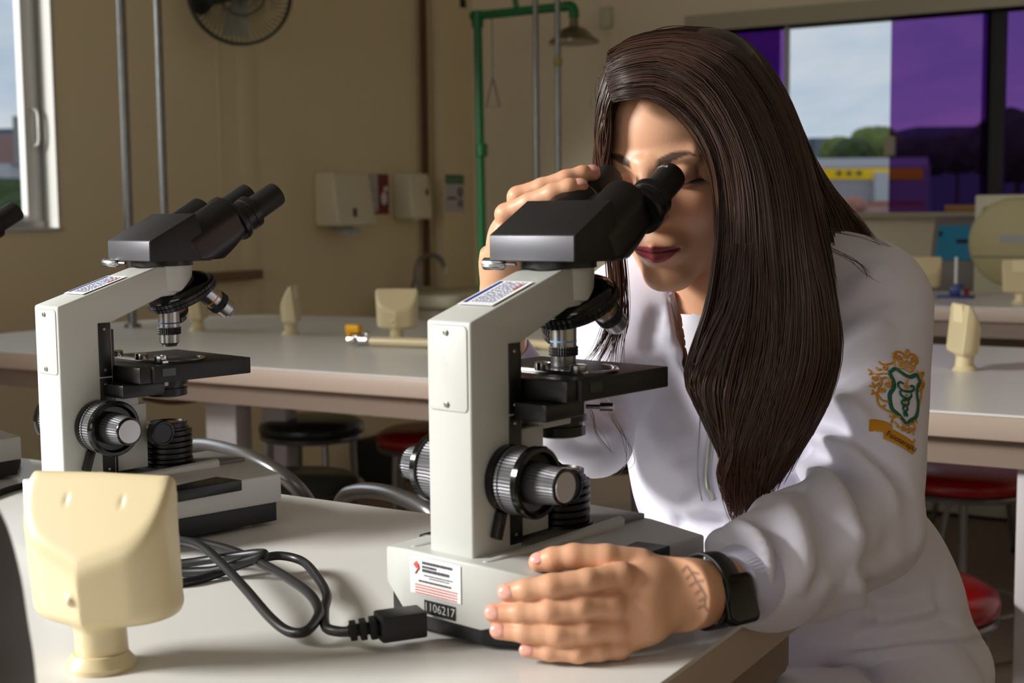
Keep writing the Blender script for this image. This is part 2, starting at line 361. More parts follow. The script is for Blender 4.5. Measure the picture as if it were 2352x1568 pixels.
# yellow building seen through the open right window
b = thing('building', 'long white and yellow building beyond the open right window', 'building', (*far(1950, 480, 92)[:2], ZG))
def rel(g, base): g.xf(Matrix.Translation(-Vector(base))); return g
bo = b.location.copy()
g = G(); fbox(g, 1858, 384, 2130, 740, 92, 14, True); build('wall', rel(g, bo), M_bg, b, smooth=False)
g = G(); fbox(g, 1850, 364, 2132, 386, 91.5, 15); build('roof', rel(g, bo), M_bw, b, smooth=False)
g = G(); fbox(g, 1888, 388, 2120, 412, 91.0, 1); build('yellow_band', rel(g, bo), M_by, b, smooth=False)
g = G(); fbox(g, 1856, 384, 1890, 424, 90.5, 1); build('yellow_band', rel(g, bo), M_by, b, smooth=False)
for x in (1928, 1951, 1974): g = G(); fbox(g, x-5, 393, x+5, 401, 90.8, .5); build('window', rel(g, bo), M_dw, b, smooth=False)
for x in (1921, 1962, 2000, 2026): g = G(); fbox(g, x-3, 418, x+3, 440, 91.6, .5); build('window', rel(g, bo), M_dw, b, smooth=False)
g = G(); fbox(g, 2010, 396, 2040, 470, 90.6, 1); build('stair_tower', rel(g, bo), M_bw, b, smooth=False)
b = thing('building', 'low house with terracotta roof below the yellow building', 'building', (*far(2010, 500, 80)[:2], ZG)); bo = b.location.copy()
g = G(); fbox(g, 1975, 474, 2120, 800, 80, 8, True); build('wall', rel(g, bo), M_bp, b, smooth=False)
g = G(); fbox(g, 1985, 462, 2125, 476, 79.5, 9); build('roof', rel(g, bo), M_roof, b, smooth=False)
def tree(x, y, d, r, label, nm='tree', sc=(1, 1, .75), m=None, seed=1, group='trees outside the windows'):
    c = far(x, y, d); t = thing(nm, label, 'tree', (c[0], c[1], ZG), group=group); hgt = c[2]-ZG
    v, f = blob((0, 0, hgt), r, sc, seed=seed); npmesh('crown', v, f, m or M_tree, t)
    build('trunk', G().lathe((0, 0, 0), (0, 0, 1), [(0, r*.10), (hgt, r*.05)], 8), M_brown, t)
tree(1925, 345, 140, 1.9, 'rounded green tree left of the crown behind the yellow building', seed=1)
tree(2010, 338, 126, 2.6, 'largest green tree behind the yellow building', seed=2)
tree(1960, 352, 114, 1.8, 'darker green tree between two larger ones behind the yellow building', m=mat('tree_dark', (.22, .28, .13), .9, var=.3, vscale=.5), seed=3)
M_tdk = mat('tree_darkest', (.26, .28, .20), .9, var=.4, vscale=.5)
tree(2120, 360, 112, 2.3, 'dark tree seen through the purple pane, left of three', m=M_tdk, seed=4)
tree(2200, 352, 128, 2.6, 'dark tree seen through the purple pane, beside the black mullion', m=M_tdk, seed=5)
tree(2340, 335, 90, 3.2, 'tall dark tree at the right edge seen through the purple pane', m=M_tdk, seed=6)
tree(1960, 474, 60, .6, 'brown bush in front of the grey wall below the right window view', m=M_roof, seed=7)
# town outside the left window
def tower(x0, y0_, x1, y1_, d, m, label, win=0):
    o = far((x0+x1)/2, y1_, d); o[2] = ZG; t = thing('building', label, 'building', tuple(o)); g = G(); fbox(g, x0, y0_, x1, y1_+150, d, 10, True); build('wall', rel(g, o), m, t, smooth=False)
    g = G(); fbox(g, x0-1, y0_-3, x1+1, y0_, d-.3, 10.6); build('roof', rel(g, o), M_bg, t, smooth=False)
    for i in range(win):
        for j in range(4):
            g = G(); xx = x0+(x1-x0)*(i+.5)/win; yy = y0_+(y1_-y0_)*(j+.5)/4.6; fbox(g, xx-2, yy-4, xx+2, yy+4, d-.2, .3); build('window', rel(g, o), M_dw, t, smooth=False)
tower(40, 268, 72, 385, 160, mat('tower_grey', (.60, .60, .58), .9), 'tall grey block of flats outside the left window', 3)
tower(-40, 312, 40, 388, 170, M_bp, 'pinkish office block outside the left window', 3)
tower(-20, 378, 30, 420, 120, M_bw, 'white low house outside the left window', 0)
tower(18, 396, 90, 440, 132, M_roof, 'red-brown house outside the left window beside the sash', 0)
tower(-30, 412, 46, 460, 105, mat('far_pink', (.75, .62, .62), .9), 'pale pink-roofed house outside the left window', 0)
tower(12, 452, 60, 540, 80, M_bw, 'white wall rising above the dark bushes outside the left window', 0)
tree(8, 470, 66, 1.7, 'dark green bush at the left edge outside the left window', m=mat('tree_dark', (0, 0, 0)), seed=8)
tree(62, 505, 60, 1.6, 'dark green bush beside the sash outside the left window', m=mat('tree_dark', (0, 0, 0)), seed=9)

# ------------------------------------------------------------------ wall fittings
def wbox(px0, py0, px1, py1):          # y,z extents of a rectangle seen on the left wall
    a = onx(px0, py0, XL); b = onx(px1, py1, XL); return a[1], b[1], b[2], a[2]
# paper towel dispenser
ya, yb2, z0, z1 = wbox(722, 528, 800, 400)[0], wbox(722, 528, 808, 400)[1], 1.185, 1.425
t = thing('towel_dispenser', 'larger cream paper towel dispenser on the wall left of the red and white notice', 'dispenser', (XL, (ya+yb2)/2, z0))
hw = (yb2-ya)/2
g = G(); g.hexa([(0, -hw, .0), (0, hw, .0), (.14, hw, -.0), (.14, -hw, -.0), (0, -hw, z1-z0), (0, hw, z1-z0), (.105, hw*.97, z1-z0), (.105, -hw*.97, z1-z0)]); build('body', g, M_disp, t, bevel=.014, seg=3)
g = G().bx((.137, -.02, .06), (.006, .02, .04)); build('keyhole', g, mat('dark_slot', (.25, .23, .2), .5), t, bevel=.002)
g = G(); g.add([(.03, -.08, .002), (.03, .08, .002), (.10, .07, -.03), (.085, .0, -.05), (.10, -.06, -.032)], [(0, 1, 2, 3, 4)]); g.add([(.03, -.08, .004), (.03, .08, .004), (.10, .07, -.028), (.085, .0, -.048), (.10, -.06, -.030)], [(4, 3, 2, 1, 0)]); build('paper_sheet', g, M_paper, t, smooth=False)
ya, yb2, z0, z1 = 5.36, 5.53, 1.21, 1.43; hw = (yb2-ya)/2
t = thing('soap_dispenser', 'smaller cream soap dispenser on the wall between the two notices', 'dispenser', (XL, (ya+yb2)/2, z0))
g = G(); g.hexa([(0, -hw, 0), (0, hw, 0), (.12, hw, 0), (.12, -hw, 0), (0, -hw, z1-z0), (0, hw, z1-z0), (.10, hw*.95, z1-z0), (.10, -hw*.95, z1-z0)]); build('body', g, M_disp, t, bevel=.014, seg=3)
build('keyhole', G().bx((.116, .04, .13), (.006, .014, .03)), mat('dark_slot', (0, 0, 0)), t, bevel=.002)
build('nozzle', G().lathe((.07, 0, .01), (0, 0, -1), [(0, .02), (.02, .015), (.03, .008)], 16), M_disp, t)
# notices
def wplane(g, ya, yb_, z0, z1, off): g.b2((XL+off, ya, z0), (XL+off+.001, yb_, z1))
t = thing('notice', 'grey and dark red hand-washing notice between the two dispensers', 'notice', (XL, 5.2, 1.3)); o = np.array(t.location)
ya, yb2, z1 = 5.085, 5.325, 1.425; z0 = 1.236
g = G(); wplane(g, ya, yb2, z0, z1, .002); build('board', rel(g, o), mat('notice_red', (.50, .13, .15), .4), t, smooth=False)
g = G(); wplane(g, ya+.002, ya+.15, z0+.012, z1-.002, .004); build('white_panel', rel(g, o), mat('notice_grey', (.72, .72, .75), .5), t, smooth=False)
g = G(); wplane(g, ya+.02, ya+.085, z1-.03, z1-.012, .0055)
for k in range(9): wplane(g, ya+.02, ya+.10+.02*((k*7) % 3), z1-.055-.014*k, z1-.052-.014*k, .0055)
build('print_lines', rel(g, o), mat('notice_print', (.35, .25, .3), .6), t, smooth=False)
g = G(); g.ball((XL+.005, ya+.20, z0+.075), .024, sc=(.06, 1, 1.3)); g.ball((XL+.005, ya+.215, z0+.12), .015, sc=(.06, 1.2, .8)); build('hand_drawing', rel(g, o), M_paper, t)
t = thing('safety_notice', 'white safety notice with green header right of the soap dispenser', 'notice', (XL+.07, 5.78, 1.34)); o = np.array(t.location)
def splane(g, ya, yb_, z0, z1, off): g.b2((XL+.07+off, ya, z0), (XL+.07+off+.001, yb_, z1))
g = G(); splane(g, 5.71, 5.885, 1.245, 1.432, .001); build('board', rel(g, o), mat('notice_white', (.76, .75, .77), .4), t, smooth=False)
g = G(); splane(g, 5.713, 5.882, 1.385, 1.428, .003); build('green_header', rel(g, o), mat('notice_green', (.16, .45, .28), .5), t, smooth=False)
v, f = textmesh('SEGURANÇA', .026); g = G(); vv = np.stack([np.full(len(v), XL+.0755), 5.797+v[:, 0], 1.405+v[:, 1]], 1); g.add(vv, f); build('header_text', rel(g, o), mat('notice_text_pale', (.65, .8, .7), .6), t, smooth=False)
g = G(); splane(g, 5.73, 5.81, 1.308, 1.318, .003); g.torus((XL+.074, 5.845, 1.345), (1, 0, 0), .018, .004, 24, 6).torus((XL+.074, 5.845, 1.288), (1, 0, 0), .016, .003, 24, 6).ball((XL+.074, 5.845, 1.325), .009, sc=(.1, 1, .7)).ball((XL+.074, 5.845, 1.275), .010, sc=(.1, 1, .6)); build('pictogram', rel(g, o), mat('notice_black', (.15, .15, .16), .6), t)
# brown vertical pipe
g = G(); a = onx(948, 0, XL+.03); b_ = onx(972, 660, XL+.03); yy = 5.60
g.tube([(XL+.03, yy, 3.2), (XL+.03, yy, 0.88)], .018, 10); tag(build('drain_pipe', g, M_brown), 'brown vertical pipe running down the wall behind the soap dispenser', 'pipe')
# thin cable ducts below the fan
for yy in (4.20, 4.27, 4.40): pass
g = G().b2((XL, 4.165, .5), (XL+.004, 4.185, 1.95)); tag(build('cable_duct', g, M_wall, bevel=.002), 'thin painted cable duct down the wall below the fan', 'cable duct')
g = G().b2((XL, 4.29, .5), (XL+.003, 4.40, 1.93)); tag(build('wall_batten', g, M_wall, bevel=.002), 'wide painted batten down the wall right of the cable duct', 'batten')
# wooden rail
a = onx(244, 602, XL+.04); b_ = onx(600, 600, XL+.04)
g = G().b2((XL+.0, a[1], .975), (XL+.05, b_[1], 1.012)); tag(build('wall_rail', g, M_wood, bevel=.003), 'brown wooden rail fixed along the wall behind the left microscope', 'rail')
# wall fan
c = onx(552, -18, XL+.22); t = thing('wall_fan', 'dark wire-caged fan mounted high on the wall', 'fan', tuple(c)); ax = np.array([.75, -.66, -.05]); ax /= np.linalg.norm(ax)
M_cage = mat('fan_cage', (.16, .17, .14), .5); g = G().torus((0, 0, 0), ax, .195, .006, 56, 8).torus(-ax*.05, ax, .195, .004, 56, 6).torus(ax*.035, ax, .09, .003, 40, 6); build('rim', g, M_cage, t)
tt = np.cross([0, 0, 1.], ax); tt /= np.linalg.norm(tt); bb = np.cross(ax, tt); g = G()
for k in range(60):
    a1 = 2*PI*k/60; a2 = a1+.25; p1 = (tt*math.cos(a2)+bb*math.sin(a2))*.195; p0 = (tt*math.cos(a1)+bb*math.sin(a1))*.03+ax*.05; pm = (tt*math.cos(a1+.05)+bb*math.sin(a1+.05))*.12+ax*.045
    g.tube(spline([p0, pm, p1], 4), .0014, 4); g.tube([p1, p1-ax*.05, (tt*math.cos(a1)+bb*math.sin(a1))*.06-ax*.08], .0014, 4)
build('wire_cage', g, M_cage, t); build('hub', G().lathe(ax*.04, ax, [(0, .035), (.015, .035), (.02, .02)], 24), M_cage, t)
g = G()
for k in range(3):
    a1 = 2*PI*k/3+.4; d1 = tt*math.cos(a1)+bb*math.sin(a1); d2 = np.cross(ax, d1); g.hexa([d1*.03-d2*.03-ax*.02, d1*.17-d2*.05-ax*.02, d1*.17+d2*.05, d1*.03+d2*.03] + [q+ax*.003 for q in (d1*.03-d2*.03-ax*.02, d1*.17-d2*.05-ax*.02, d1*.17+d2*.05, d1*.03+d2*.03)])
build('blades', g, mat('fan_blade', (.45, .43, .36), .4), t)
mo = at(457, 8, 5.35) - c; build('motor', G().ball(mo, .05, sc=(1, 1, .9)), M_rub, t)
build('bracket', G().tube([mo, mo+np.array([-.1, .03, .02]), (XL-c[0], mo[1]+.05, mo[2]+.05)], .015, 8).tube([mo, -ax*.08], .02, 8), M_cage, t)
# sink and tap
t = thing('wash_basin', 'cream ceramic wash basin on the wall under the dispensers', 'sink', (XL, 5.62, .70)); 
g = G(); prof = rrect(0.0, -.44, .46, .44, .08, 6); prof = [(max(x, .0), y) for x, y in prof]; g.slab(prof, 0.10, .165); build('rim', g, M_beige, t, bevel=.02, seg=3)
g = G(); g.slab(rrect(.01, -.40, .40, .40, .1, 6), -.04, .11); build('basin', g, M_beige, t, bevel=.03, seg=3)
t = thing('tap', 'grey gooseneck tap standing on the wash basin', 'tap', (XL+.10, 5.40, .865)); g = G().tube(spline([(0, 0, 0), (0, 0, .10), (.015, .02, .155), (.05, .07, .175), (.075, .11, .15), (.08, .125, .11)], 6), .011, 10); build('spout', g, M_tube, t)
build('base', G().lathe((0, 0, 0), (0, 0, 1), [(0, .026), (.04, .022), (.06, .013)], 20), M_tube, t); build('aerator', G().lathe((.08, .125, .115), (0, .1, -1), [(0, .014), (.03, .014)], 14), M_chrome, t)
# emergency shower
sy = 5.12; sx = ony(1097, 60, sy)[0]; zt = ony(1097, 36, sy)[2]; t = thing('emergency_shower', 'green emergency shower pipe with bell head and triangle pull handle', 'shower', (sx, sy, 0))
ex = ony(1312, 14, sy); g = G(); hx = ex[0]-sx; hz = ex[2]
g.tube([(0.02, 0, 0), (0, 0, zt)], .019, 14); g.tube([(-.03, 0, zt), (hx-.03, 0, hz)], .019, 14); g.tube(spline([(hx-.04, 0, hz), (hx-.005, 0, hz), (hx+.012, 0, hz-.02), (hx+.012, 0, hz-.05)], 5), .022, 14)
jz = ony(1100, 345, sy)[2]; g.lathe((.012, 0, jz-.03), (0, 0, 1), [(0, .02), (.005, .027), (.055, .027), (.06, .02)], 14).lathe((0, 0, zt-.05), (0, 0, 1), [(0, .026), (.07, .026)], 14).tube([(.20, 0, hz+.0), (.17, 0, hz+.14)], .012, 8)
build('pipe', g, M_green, t)
build('shower_head', G().lathe((hx+.012, 0, hz-.045), (0, 0, -1), [(0, .017), (.04, .02), (.05, .05), (.075, .075), (.10, .105), (.108, .105), (.108, .0)], 32), M_brass, t)
hz1 = ony(1130, 178, sy)[2]; hx1 = ony(1131, 100, sy)[0]-sx; g = G().tube([(hx1, 0, hz+.01), (hx1, 0, hz1)], .003, 6); build('pull_rod', g, M_tube, t)
tri = [(hx1, 0, hz1), (hx1-.035, 0, hz1-.125), (hx1+.033, 0, hz1-.125)]; build('pull_handle', G().tube([tri[0], tri[1], tri[2], tri[0]], .004, 6), M_tube, t)
for k, (pxx, pyy) in enumerate(((1055, 8),)):
    c = ony(pxx, pyy, 5.9); tt2 = tag(build('wall_lamp', G().bx(c, (.05, .06, .05)), M_rub, bevel=.008), 'small dark fixture high in the wall corner left of the green shower', 'fixture')
c = ony(1392, 40, YB-.02); tag(build('junction_box', G().bx(c, (.06, .035, .10)), M_beige, bevel=.006), 'small beige junction box high on the back wall right of the shower head', 'junction box')
g = G().b2((ony(1394, 80, YB)[0]-.008, YB-.012, .9), (ony(1394, 80, YB)[0]+.008, YB, c[2]-.04)); tag(build('cable_duct', g, M_wall2, bevel=.002), 'painted cable duct running down from the junction box on the back wall', 'cable duct')
g = G(); c0 = onx(1043, 20, XL+.05); g.tube(spline([(XL+.04, 5.93, 2.1), (XL+.06, 5.9, 1.98), (XL+.02, 5.95, 1.85), (XL+.012, 5.97, 1.2), (XL+.012, 5.97, .4)], 6), .007, 6); tag(build('wall_cable', g, M_beige), 'pale cable hanging down the room corner', 'cable')
# dark box and floor unit at wall foot
c = onx(842, 1065, XL+.2); tag(build('floor_box', G().b2((XL+.02, 5.0, 0), (XL+.22, 5.25, .20)), M_rub, bevel=.006), 'black box on the floor at the foot of the wall under the bench', 'box')

# ------------------------------------------------------------------ benches
def bench(name, label, outline, z, legs, th=.045, apron=True):
    t = thing(name, label, 'bench', (0, 0, 0)); 
    cx = np.mean([p[0] for p in outline]); cy = np.mean([p[1] for p in outline]); t.location = (cx, cy, 0)
    o = [(x-cx, y-cy) for x, y in outline]
    build('top', G().slab(o, z-.004, z), M_lam, t, smooth=False)
    build('edge_band', G().slab([(x*1.0005, y*1.0005) for x, y in o], z-th, z-.004), M_edge, t, bevel=.004)
    if apron:
        oi = [(x*.97, y*.955) for x, y in o]; build('apron', G().slab(oi, z-th-.05, z-th), mat('bench_apron', (.52, .45, .40), .6), t, smooth=False)
    for (x, y, w) in legs: build('leg', G().bx((x-cx, y-cy, (z-th)/2), (w, .06, z-th)), M_legp, t, bevel=.006)
    return t
fo = [(-.396, -.55), (-.396, 1.222), (-.400, 1.244), (-.414, 1.258), (-.436, 1.263), (-.9, 1.264), (-1.2, 1.273), (-1.45, 1.288), (-1.62, 1.292), (-1.85, 1.28), (-1.95, 1.20), (-1.95, -.55)]
near = bench('lab_bench', 'near white-topped lab bench carrying the microscopes', fo, TZ, [(-.62, .9, .07), (-1.7, .9, .07), (-1.7, -.3, .07), (-.62, -.3, .07)])
lo = [(-.20, 2.325)] + [(-.20, 3.46)] + [tuple(p[:2]) for p in (onz(2140, 790, TZ), onz(1500, 763, TZ))] + [(-2.3, 3.60), (-2.7, 3.62), (-3.08, 3.57), (-3.22, 3.45), (-3.30, 3.2), (-3.32, 2.7), (-3.27, 2.50), (-3.15, 2.36), (-3.05, 2.325)]
longb = bench('lab_bench', 'long white-topped lab bench crossing the room behind the microscopes', lo, TZ, [(-2.30, 2.52, .10), (-.37, 2.42, .10), (-2.8, 3.3, .1), (-.37, 3.3, .1)])
b3 = onz(2140, 700, TZ)[1]; b3b = onz(2140, 656, TZ)[1]; print('bench3', b3, b3b)
thirdb = bench('lab_bench', 'third white-topped lab bench at the right, before the machine counter', [(-1.62, 4.32), (.8, 4.32), (.8, 5.12), (-1.62, 5.12)], TZ+.035, [(-1.4, 4.5, .08), (.5, 4.5, .08)])
t = thing('cross_rail', 'white horizontal frame rail under the third bench at the right', 'rail', (-.4, 4.30, .815)); build('rail', G().bx((0, 0, -.03), (2.2, .04, .045)), M_legp, t, bevel=.004)
# wall counter with machines
t = thing('wall_counter', 'grey-topped counter with a red edge strip under the right window', 'counter', (-.7, 5.70, 0)); build('top', G().bx((.45, 0, .865), (2.9, .56, .04)), M_beige, t, bevel=.004)
build('edge_strip', G().bx((.45, -.283, .835), (2.9, .01, .03)), mat('red_strip', (.55, .03, .05), .4), t, smooth=False); build('cabinet', G().bx((.45, .05, .42), (2.9, .44, .80)), mat('counter_cabinet', (.55, .52, .46), .6), t, smooth=False)
def machine(px0, py0, px1, py1, y):
    a = ony(px0, py1, y); b = ony(px1, py0, y); return a[0], b[0], a[2], b[2]
x0, x1, z0, z1 = machine(2135, 497, 2240, 612, 5.52); z0 = .885
t = thing('lab_analyser', 'low beige machine with blue display panel left of the centrifuge', 'machine', (x0, 5.52, z0)); w = x1-x0; h = z1-z0
g = G().prism([(0, 0), (0, h*.40), (.07, h*.95), (.10, h), (.32, h), (.32, 0)], 0, w); build('body', g, mat('machine_taupe', (.46, .43, .40), .5), t, bevel=.006)
g = G().prism([(.005, h*.46), (.058, h*.88), (.057, h*.89), (.003, h*.47)], .02, w+.0); build('display_panel', g, mat('panel_blue', (.05, .50, .66), .4), t, smooth=False)
g = G().prism([(.030, h*.67), (.036, h*.715), (.034, h*.72), (.028, h*.675)], w*.55, w*.98); g.prism([(.040, h*.76), (.046, h*.81), (.044, h*.815), (.038, h*.765)], w*.14, w*.22); build('panel_print', g, M_rub, t, smooth=False)
x0, x1, z0, z1 = machine(2236, 445, 2420, 612, 5.45); z0 = .885; w = x1-x0; h = z1-z0
t = thing('centrifuge', 'boxy cream centrifuge with a round lid front on the counter at right', 'machine', (x0, 5.45, z0)); build('body', G().b2((0, 0, 0), (w, .42, h)), M_beige, t, bevel=.008)
cc = ony(2330, 520, 5.44); g = G().lathe((cc[0]-x0, -.002, h*.55), (0, -1, 0), [(0, .17), (.012, .165), (.02, .15), (.02, 0)], 48); build('round_lid', g, mat('lid_cream', (.74, .70, .52), .5), t)
build('seam', G().b2((.0, -.024, h*.405), (w, -.004, h*.42)), mat('seam_brown', (.5, .47, .38), .6), t, smooth=False)
build('name_strip', G().b2((.10, -.026, h*.55), (.24, -.022, h*.62)), mat('strip_grey', (.66, .66, .66), .5), t, smooth=False)
build('seal_print', G().torus((.045, -.002, h*.85), (0, 1, 0), .014, .003, 20, 6), mat('seal_grey', (.5, .5, .46), .6), t)
c = ony(2205, 484, 5.86); t = tag(build('sill_tray', G().slab(rrect(c[0]-.075, 5.898, c[0]+.075, 5.945, .015), RZ0, RZ0+.03), mat('tray_amber', (.62, .42, .15), .5), bevel=.004), 'amber-brown tray under the purple window beside the centrifuge', 'tray')
t.location[2] = 0

# ------------------------------------------------------------------ stools
def make_stool(seat_m, label, loc, rz=0, r=.15, H=.60, group=None):
    t = thing('lab_stool', label, 'stool', loc, rz, group)
    g = G().lathe((0, 0, H-.055), (0, 0, 1), [(0, r*.90), (.006, r*.985), (.02, r), (.035, r*.97), (.048, r*.82), (.055, r*.5), (.057, 0.001)], 40); build('seat', g, seat_m, t, ang=60)
    build('seat_ring', G().torus((0, 0, H-.062), (0, 0, 1), r*.93, .009, 48, 8), M_tube, t)
    for k in range(4):
        a = PI/4+k*PI/2; c, s = math.cos(a), math.sin(a); L = build('leg', G().tube([(c*r*.80, s*r*.80, H-.065), (c*r*.86, s*r*.86, H*.5), (c*(r+.05), s*(r+.05), .02)], .0105, 10), M_tube, t)
        build('rubber_foot', G().lathe((c*(r+.052), s*(r+.052), 0), (0, 0, 1), [(0, .015), (.03, .014)], 12), M_rub, L)
    build('foot_ring', G().torus((0, 0, H*.42), (0, 0, 1), r*.95, .007, 40, 8), M_tube, t); return t
st = make_stool(M_dvin, 'dark vinyl stool under the long bench, hose loops above it', (*onz(715, 955, .6)[:2], 0), .2, .168)
dup(make_stool(M_red, 'red stool beside the dark stool, mostly behind the tall microscope column', (*onz(985, 978, .6)[:2], 0), .5, .16), (*onz(2215, 1068, .6)[:2], 0), 1.0, 'red stool seen whole right of the seated person, under the long bench')
dup(st, (*onz(1390, 1010, .6)[:2], 0), .3, 'stool whose legs show between the microscope base and the white jacket')
s4 = make_stool(M_red, 'red stool directly behind the seated person, only its rim showing', (*onz(2085, 1325, .60)[:2], 0), .9, .155)
dup(st, (-.98, 4.86, 0), .35, 'stool furthest back at right, only its feet showing beneath the red seat')
def hoop_chair(label, m, seat, hoop, rz):
    c = onz(*seat, .60); t = thing('hoop_chair', label, 'chair', (c[0], c[1], 0), 0); r = .17
    g = G().lathe((0, 0, .545), (0, 0, 1), [(0, r*.92), (.008, r), (.025, r), (.045, r*.85), (.052, .001)], 40); build('seat', g, m, t, ang=60)
    P = spline([np.array(q)-np.array([c[0], c[1], 0]) for q in hoop], 8); build('back_hoop', G().tube(P, .0115, 12), M_tube, t)
    for k in range(4):
        a = PI/4+k*PI/2; cc, s = math.cos(a), math.sin(a); L = build('leg', G().tube([(cc*.13, s*.13, .545), (cc*.19, s*.19, .02)], .011, 10), M_tube, t); build('rubber_foot', G().lathe((cc*.192, s*.192, 0), (0, 0, 1), [(0, .015), (.03, .014)], 12), M_rub, L)
    build('seat_ring', G().torus((0, 0, .54), (0, 0, 1), r*.9, .009, 40, 8), M_tube, t); return t
H1 = [at(*q) for q in ((330, 1150, 2.35), (375, 1050, 2.25), (450, 1023, 2.15), (530, 1035, 2.05), (600, 1062, 1.98), (660, 1100, 1.95), (705, 1150, 1.97), (730, 1210, 2.05))]
hoop_chair('dark-seated chair with a grey tubular hoop back behind the left microscope', M_dvin, (682, 1085), H1, 0)
H2 = [at(*q) for q in ((770, 1230, 2.1), (785, 1150, 2.05), (820, 1128, 2.0), (880, 1130, 1.93), (940, 1150, 1.87), (1000, 1185, 1.82), (1040, 1240, 1.85))]
hoop_chair('red-seated chair with a grey tubular hoop back behind the middle of the near bench', M_red, (960, 1200), H2, 0)

# ------------------------------------------------------------------ poles and hoses on the long bench
for k, (pxx, yy, rr, lab) in enumerate(((305, 3.0, .0135, 'galvanised service pole standing on the long bench, leftmost of the four'), (375, 3.28, .0125, 'galvanised service pole behind the left microscope head, second from the left'),
                                  (1233, 4.75, .0115, 'brighter galvanised pole, third from left, behind the gripping hand'), (1283, 4.75, .0115, 'galvanised pole with a yellowed joint beside the shower head, rightmost'))):
    x = onz(305, 752, TZ)[0] if k == 0 else ony(pxx, 400, yy)[0]; yy = onz(305, 752, TZ)[1] if k == 0 else yy; zb = TZ if k < 2 else 0
    t = thing('service_pole', lab, 'pole', (x, yy, zb)); build('shaft', G().lathe((0, 0, 0), (0, 0, 1), [(0, rr), (ZC-zb, rr)], 20), M_pole, t)
    build('floor_collar', G().lathe((0, 0, 0), (0, 0, 1), [(0, .026), (.012, .024), (.014, .015)], 20), M_pole, t)
    if k == 3: build('joint', G().lathe((0, 0, ony(1283, 152, yy)[2]-zb), (0, 0, 1), [(0, rr), (.005, .017), (.03, .017), (.035, rr)], 16), mat('joint_tape', (.6, .55, .3), .6), t)
for lab, P in (('brown hose hanging under the left end of the long bench', [(330, 915), (385, 924), (440, 920), (480, 908), (510, 888), (515, 872)]), ('brown hose looping under the long bench above the dark stool', [(620, 880), (640, 903), (690, 914), (730, 922), (758, 940), (785, 938), (812, 912), (816, 895)])):
    g = G().tube(spline([ony(x, y, 2.42) for x, y in P], 6), .006, 8); tag(build('gas_hose', g, mat('hose_brown', (.30, .19, .12), .5)), lab, 'hose')

# ------------------------------------------------------------------ socket towers
def tower_sdf(p):
    x, y, z = p[:, 0], p[:, 1], p[:, 2]; y = y + (z-.04)*.10
    k = 1 + (z-.04)*.30                                     # wider at the top
    xs = x/np.clip(k, .9, 1.2)
    hw = .058
    d = np.maximum(np.abs(xs)-hw, y-.026)                   # flat socket side at +y
    keel = (-(y) - .026 + np.abs(xs)*.27)*.95                # blunt keel on the -y side
    d = smax(d, keel, .026); d = smax(d, -(z-.033-np.abs(xs)*.05), .013)
    d = smax(d, z-.150+np.abs(xs)*.02, .010)
    top = (z-.149 - (y-.020)*1.45)*.58                        # sloping hood
    d = smax(d, top, .006)
    n = np.maximum(np.hypot(x, y*1)-(.0195+.006*np.clip((.010-z)/.010, 0, 1)**2), np.maximum(z-.05, -z))
    dent = np.minimum(np.linalg.norm((p-[-.022, -.004, .130])*[1.2, .5, .35], axis=1), np.linalg.norm((p-[.024, -.004, .130])*[1.2, .5, .35], axis=1))-.0007
    d = smax(d, -dent, .003)
    boss = cap(p, (-.008, -.022, .058), (-.008, -.0250, .058), .0042); d = smin(d, boss, .002)
    return smin(d, n, .004)
tv, tf = nets(tower_sdf, (-.075, -.065, -.003), (.075, .05, .168), .0016)
def socket_tower(label, loc, rz, first=[None], scale=None):
    if first[0] is None:
        t = thing('socket_tower', label, 'socket', loc, rz, 'cream socket towers on the benches'); npmesh('housing', tv, tf, M_cream, t)
        build('socket_plate', G().prism([(.013, .060), (.0135, .145), (.0115, .145), (.011, .060)], -.030, .030).xf(Matrix.Translation((0, .006, 0))), mat('socket_face', (.93, .87, .70), .4), t, smooth=False)
        build('base_flange', G().lathe((0, 0, 0), (0, 0, 1), [(0, .0265), (.004, .0265), (.008, .023), (.012, .0205)], 32), M_cream, t)
        if scale: t.scale = scale
        first[0] = t; return t
    return dup(first[0], loc, rz, label, scale=scale)
p = onz(232, 1530, TZ); socket_tower('large cream socket tower in the near left foreground', (p[0], p[1], TZ), math.radians(17))
for lab, q, rz in (('cream socket tower seen edge-on on the long bench, middle of the left three', (667, 768), -60), ('cream socket tower on the long bench left of the tall microscope column', (912, 783), 28),
                   ('cream socket tower on the long bench half hidden behind the left microscope objective', (453, 760), -60), ('cream socket tower seen edge-on on the long bench at the right', (2217, 850), 120)):
    p = onz(*q, TZ); socket_tower(lab, (p[0], p[1], TZ), math.radians(rz), scale=(.95, .95, .95))
for lab, q, rz, yy in (('yellowish socket tower on the third bench just behind the shoulder', (2122, 668), 25, 4.7), ('pale socket tower with dark marks on the third bench at the right edge', (2345, 690), 200, 4.55)):
    x = ony(q[0], 660, yy)[0]; socket_tower(lab, (x, yy, TZ+.035), math.radians(rz), scale=(1.0, 1.0, .95))
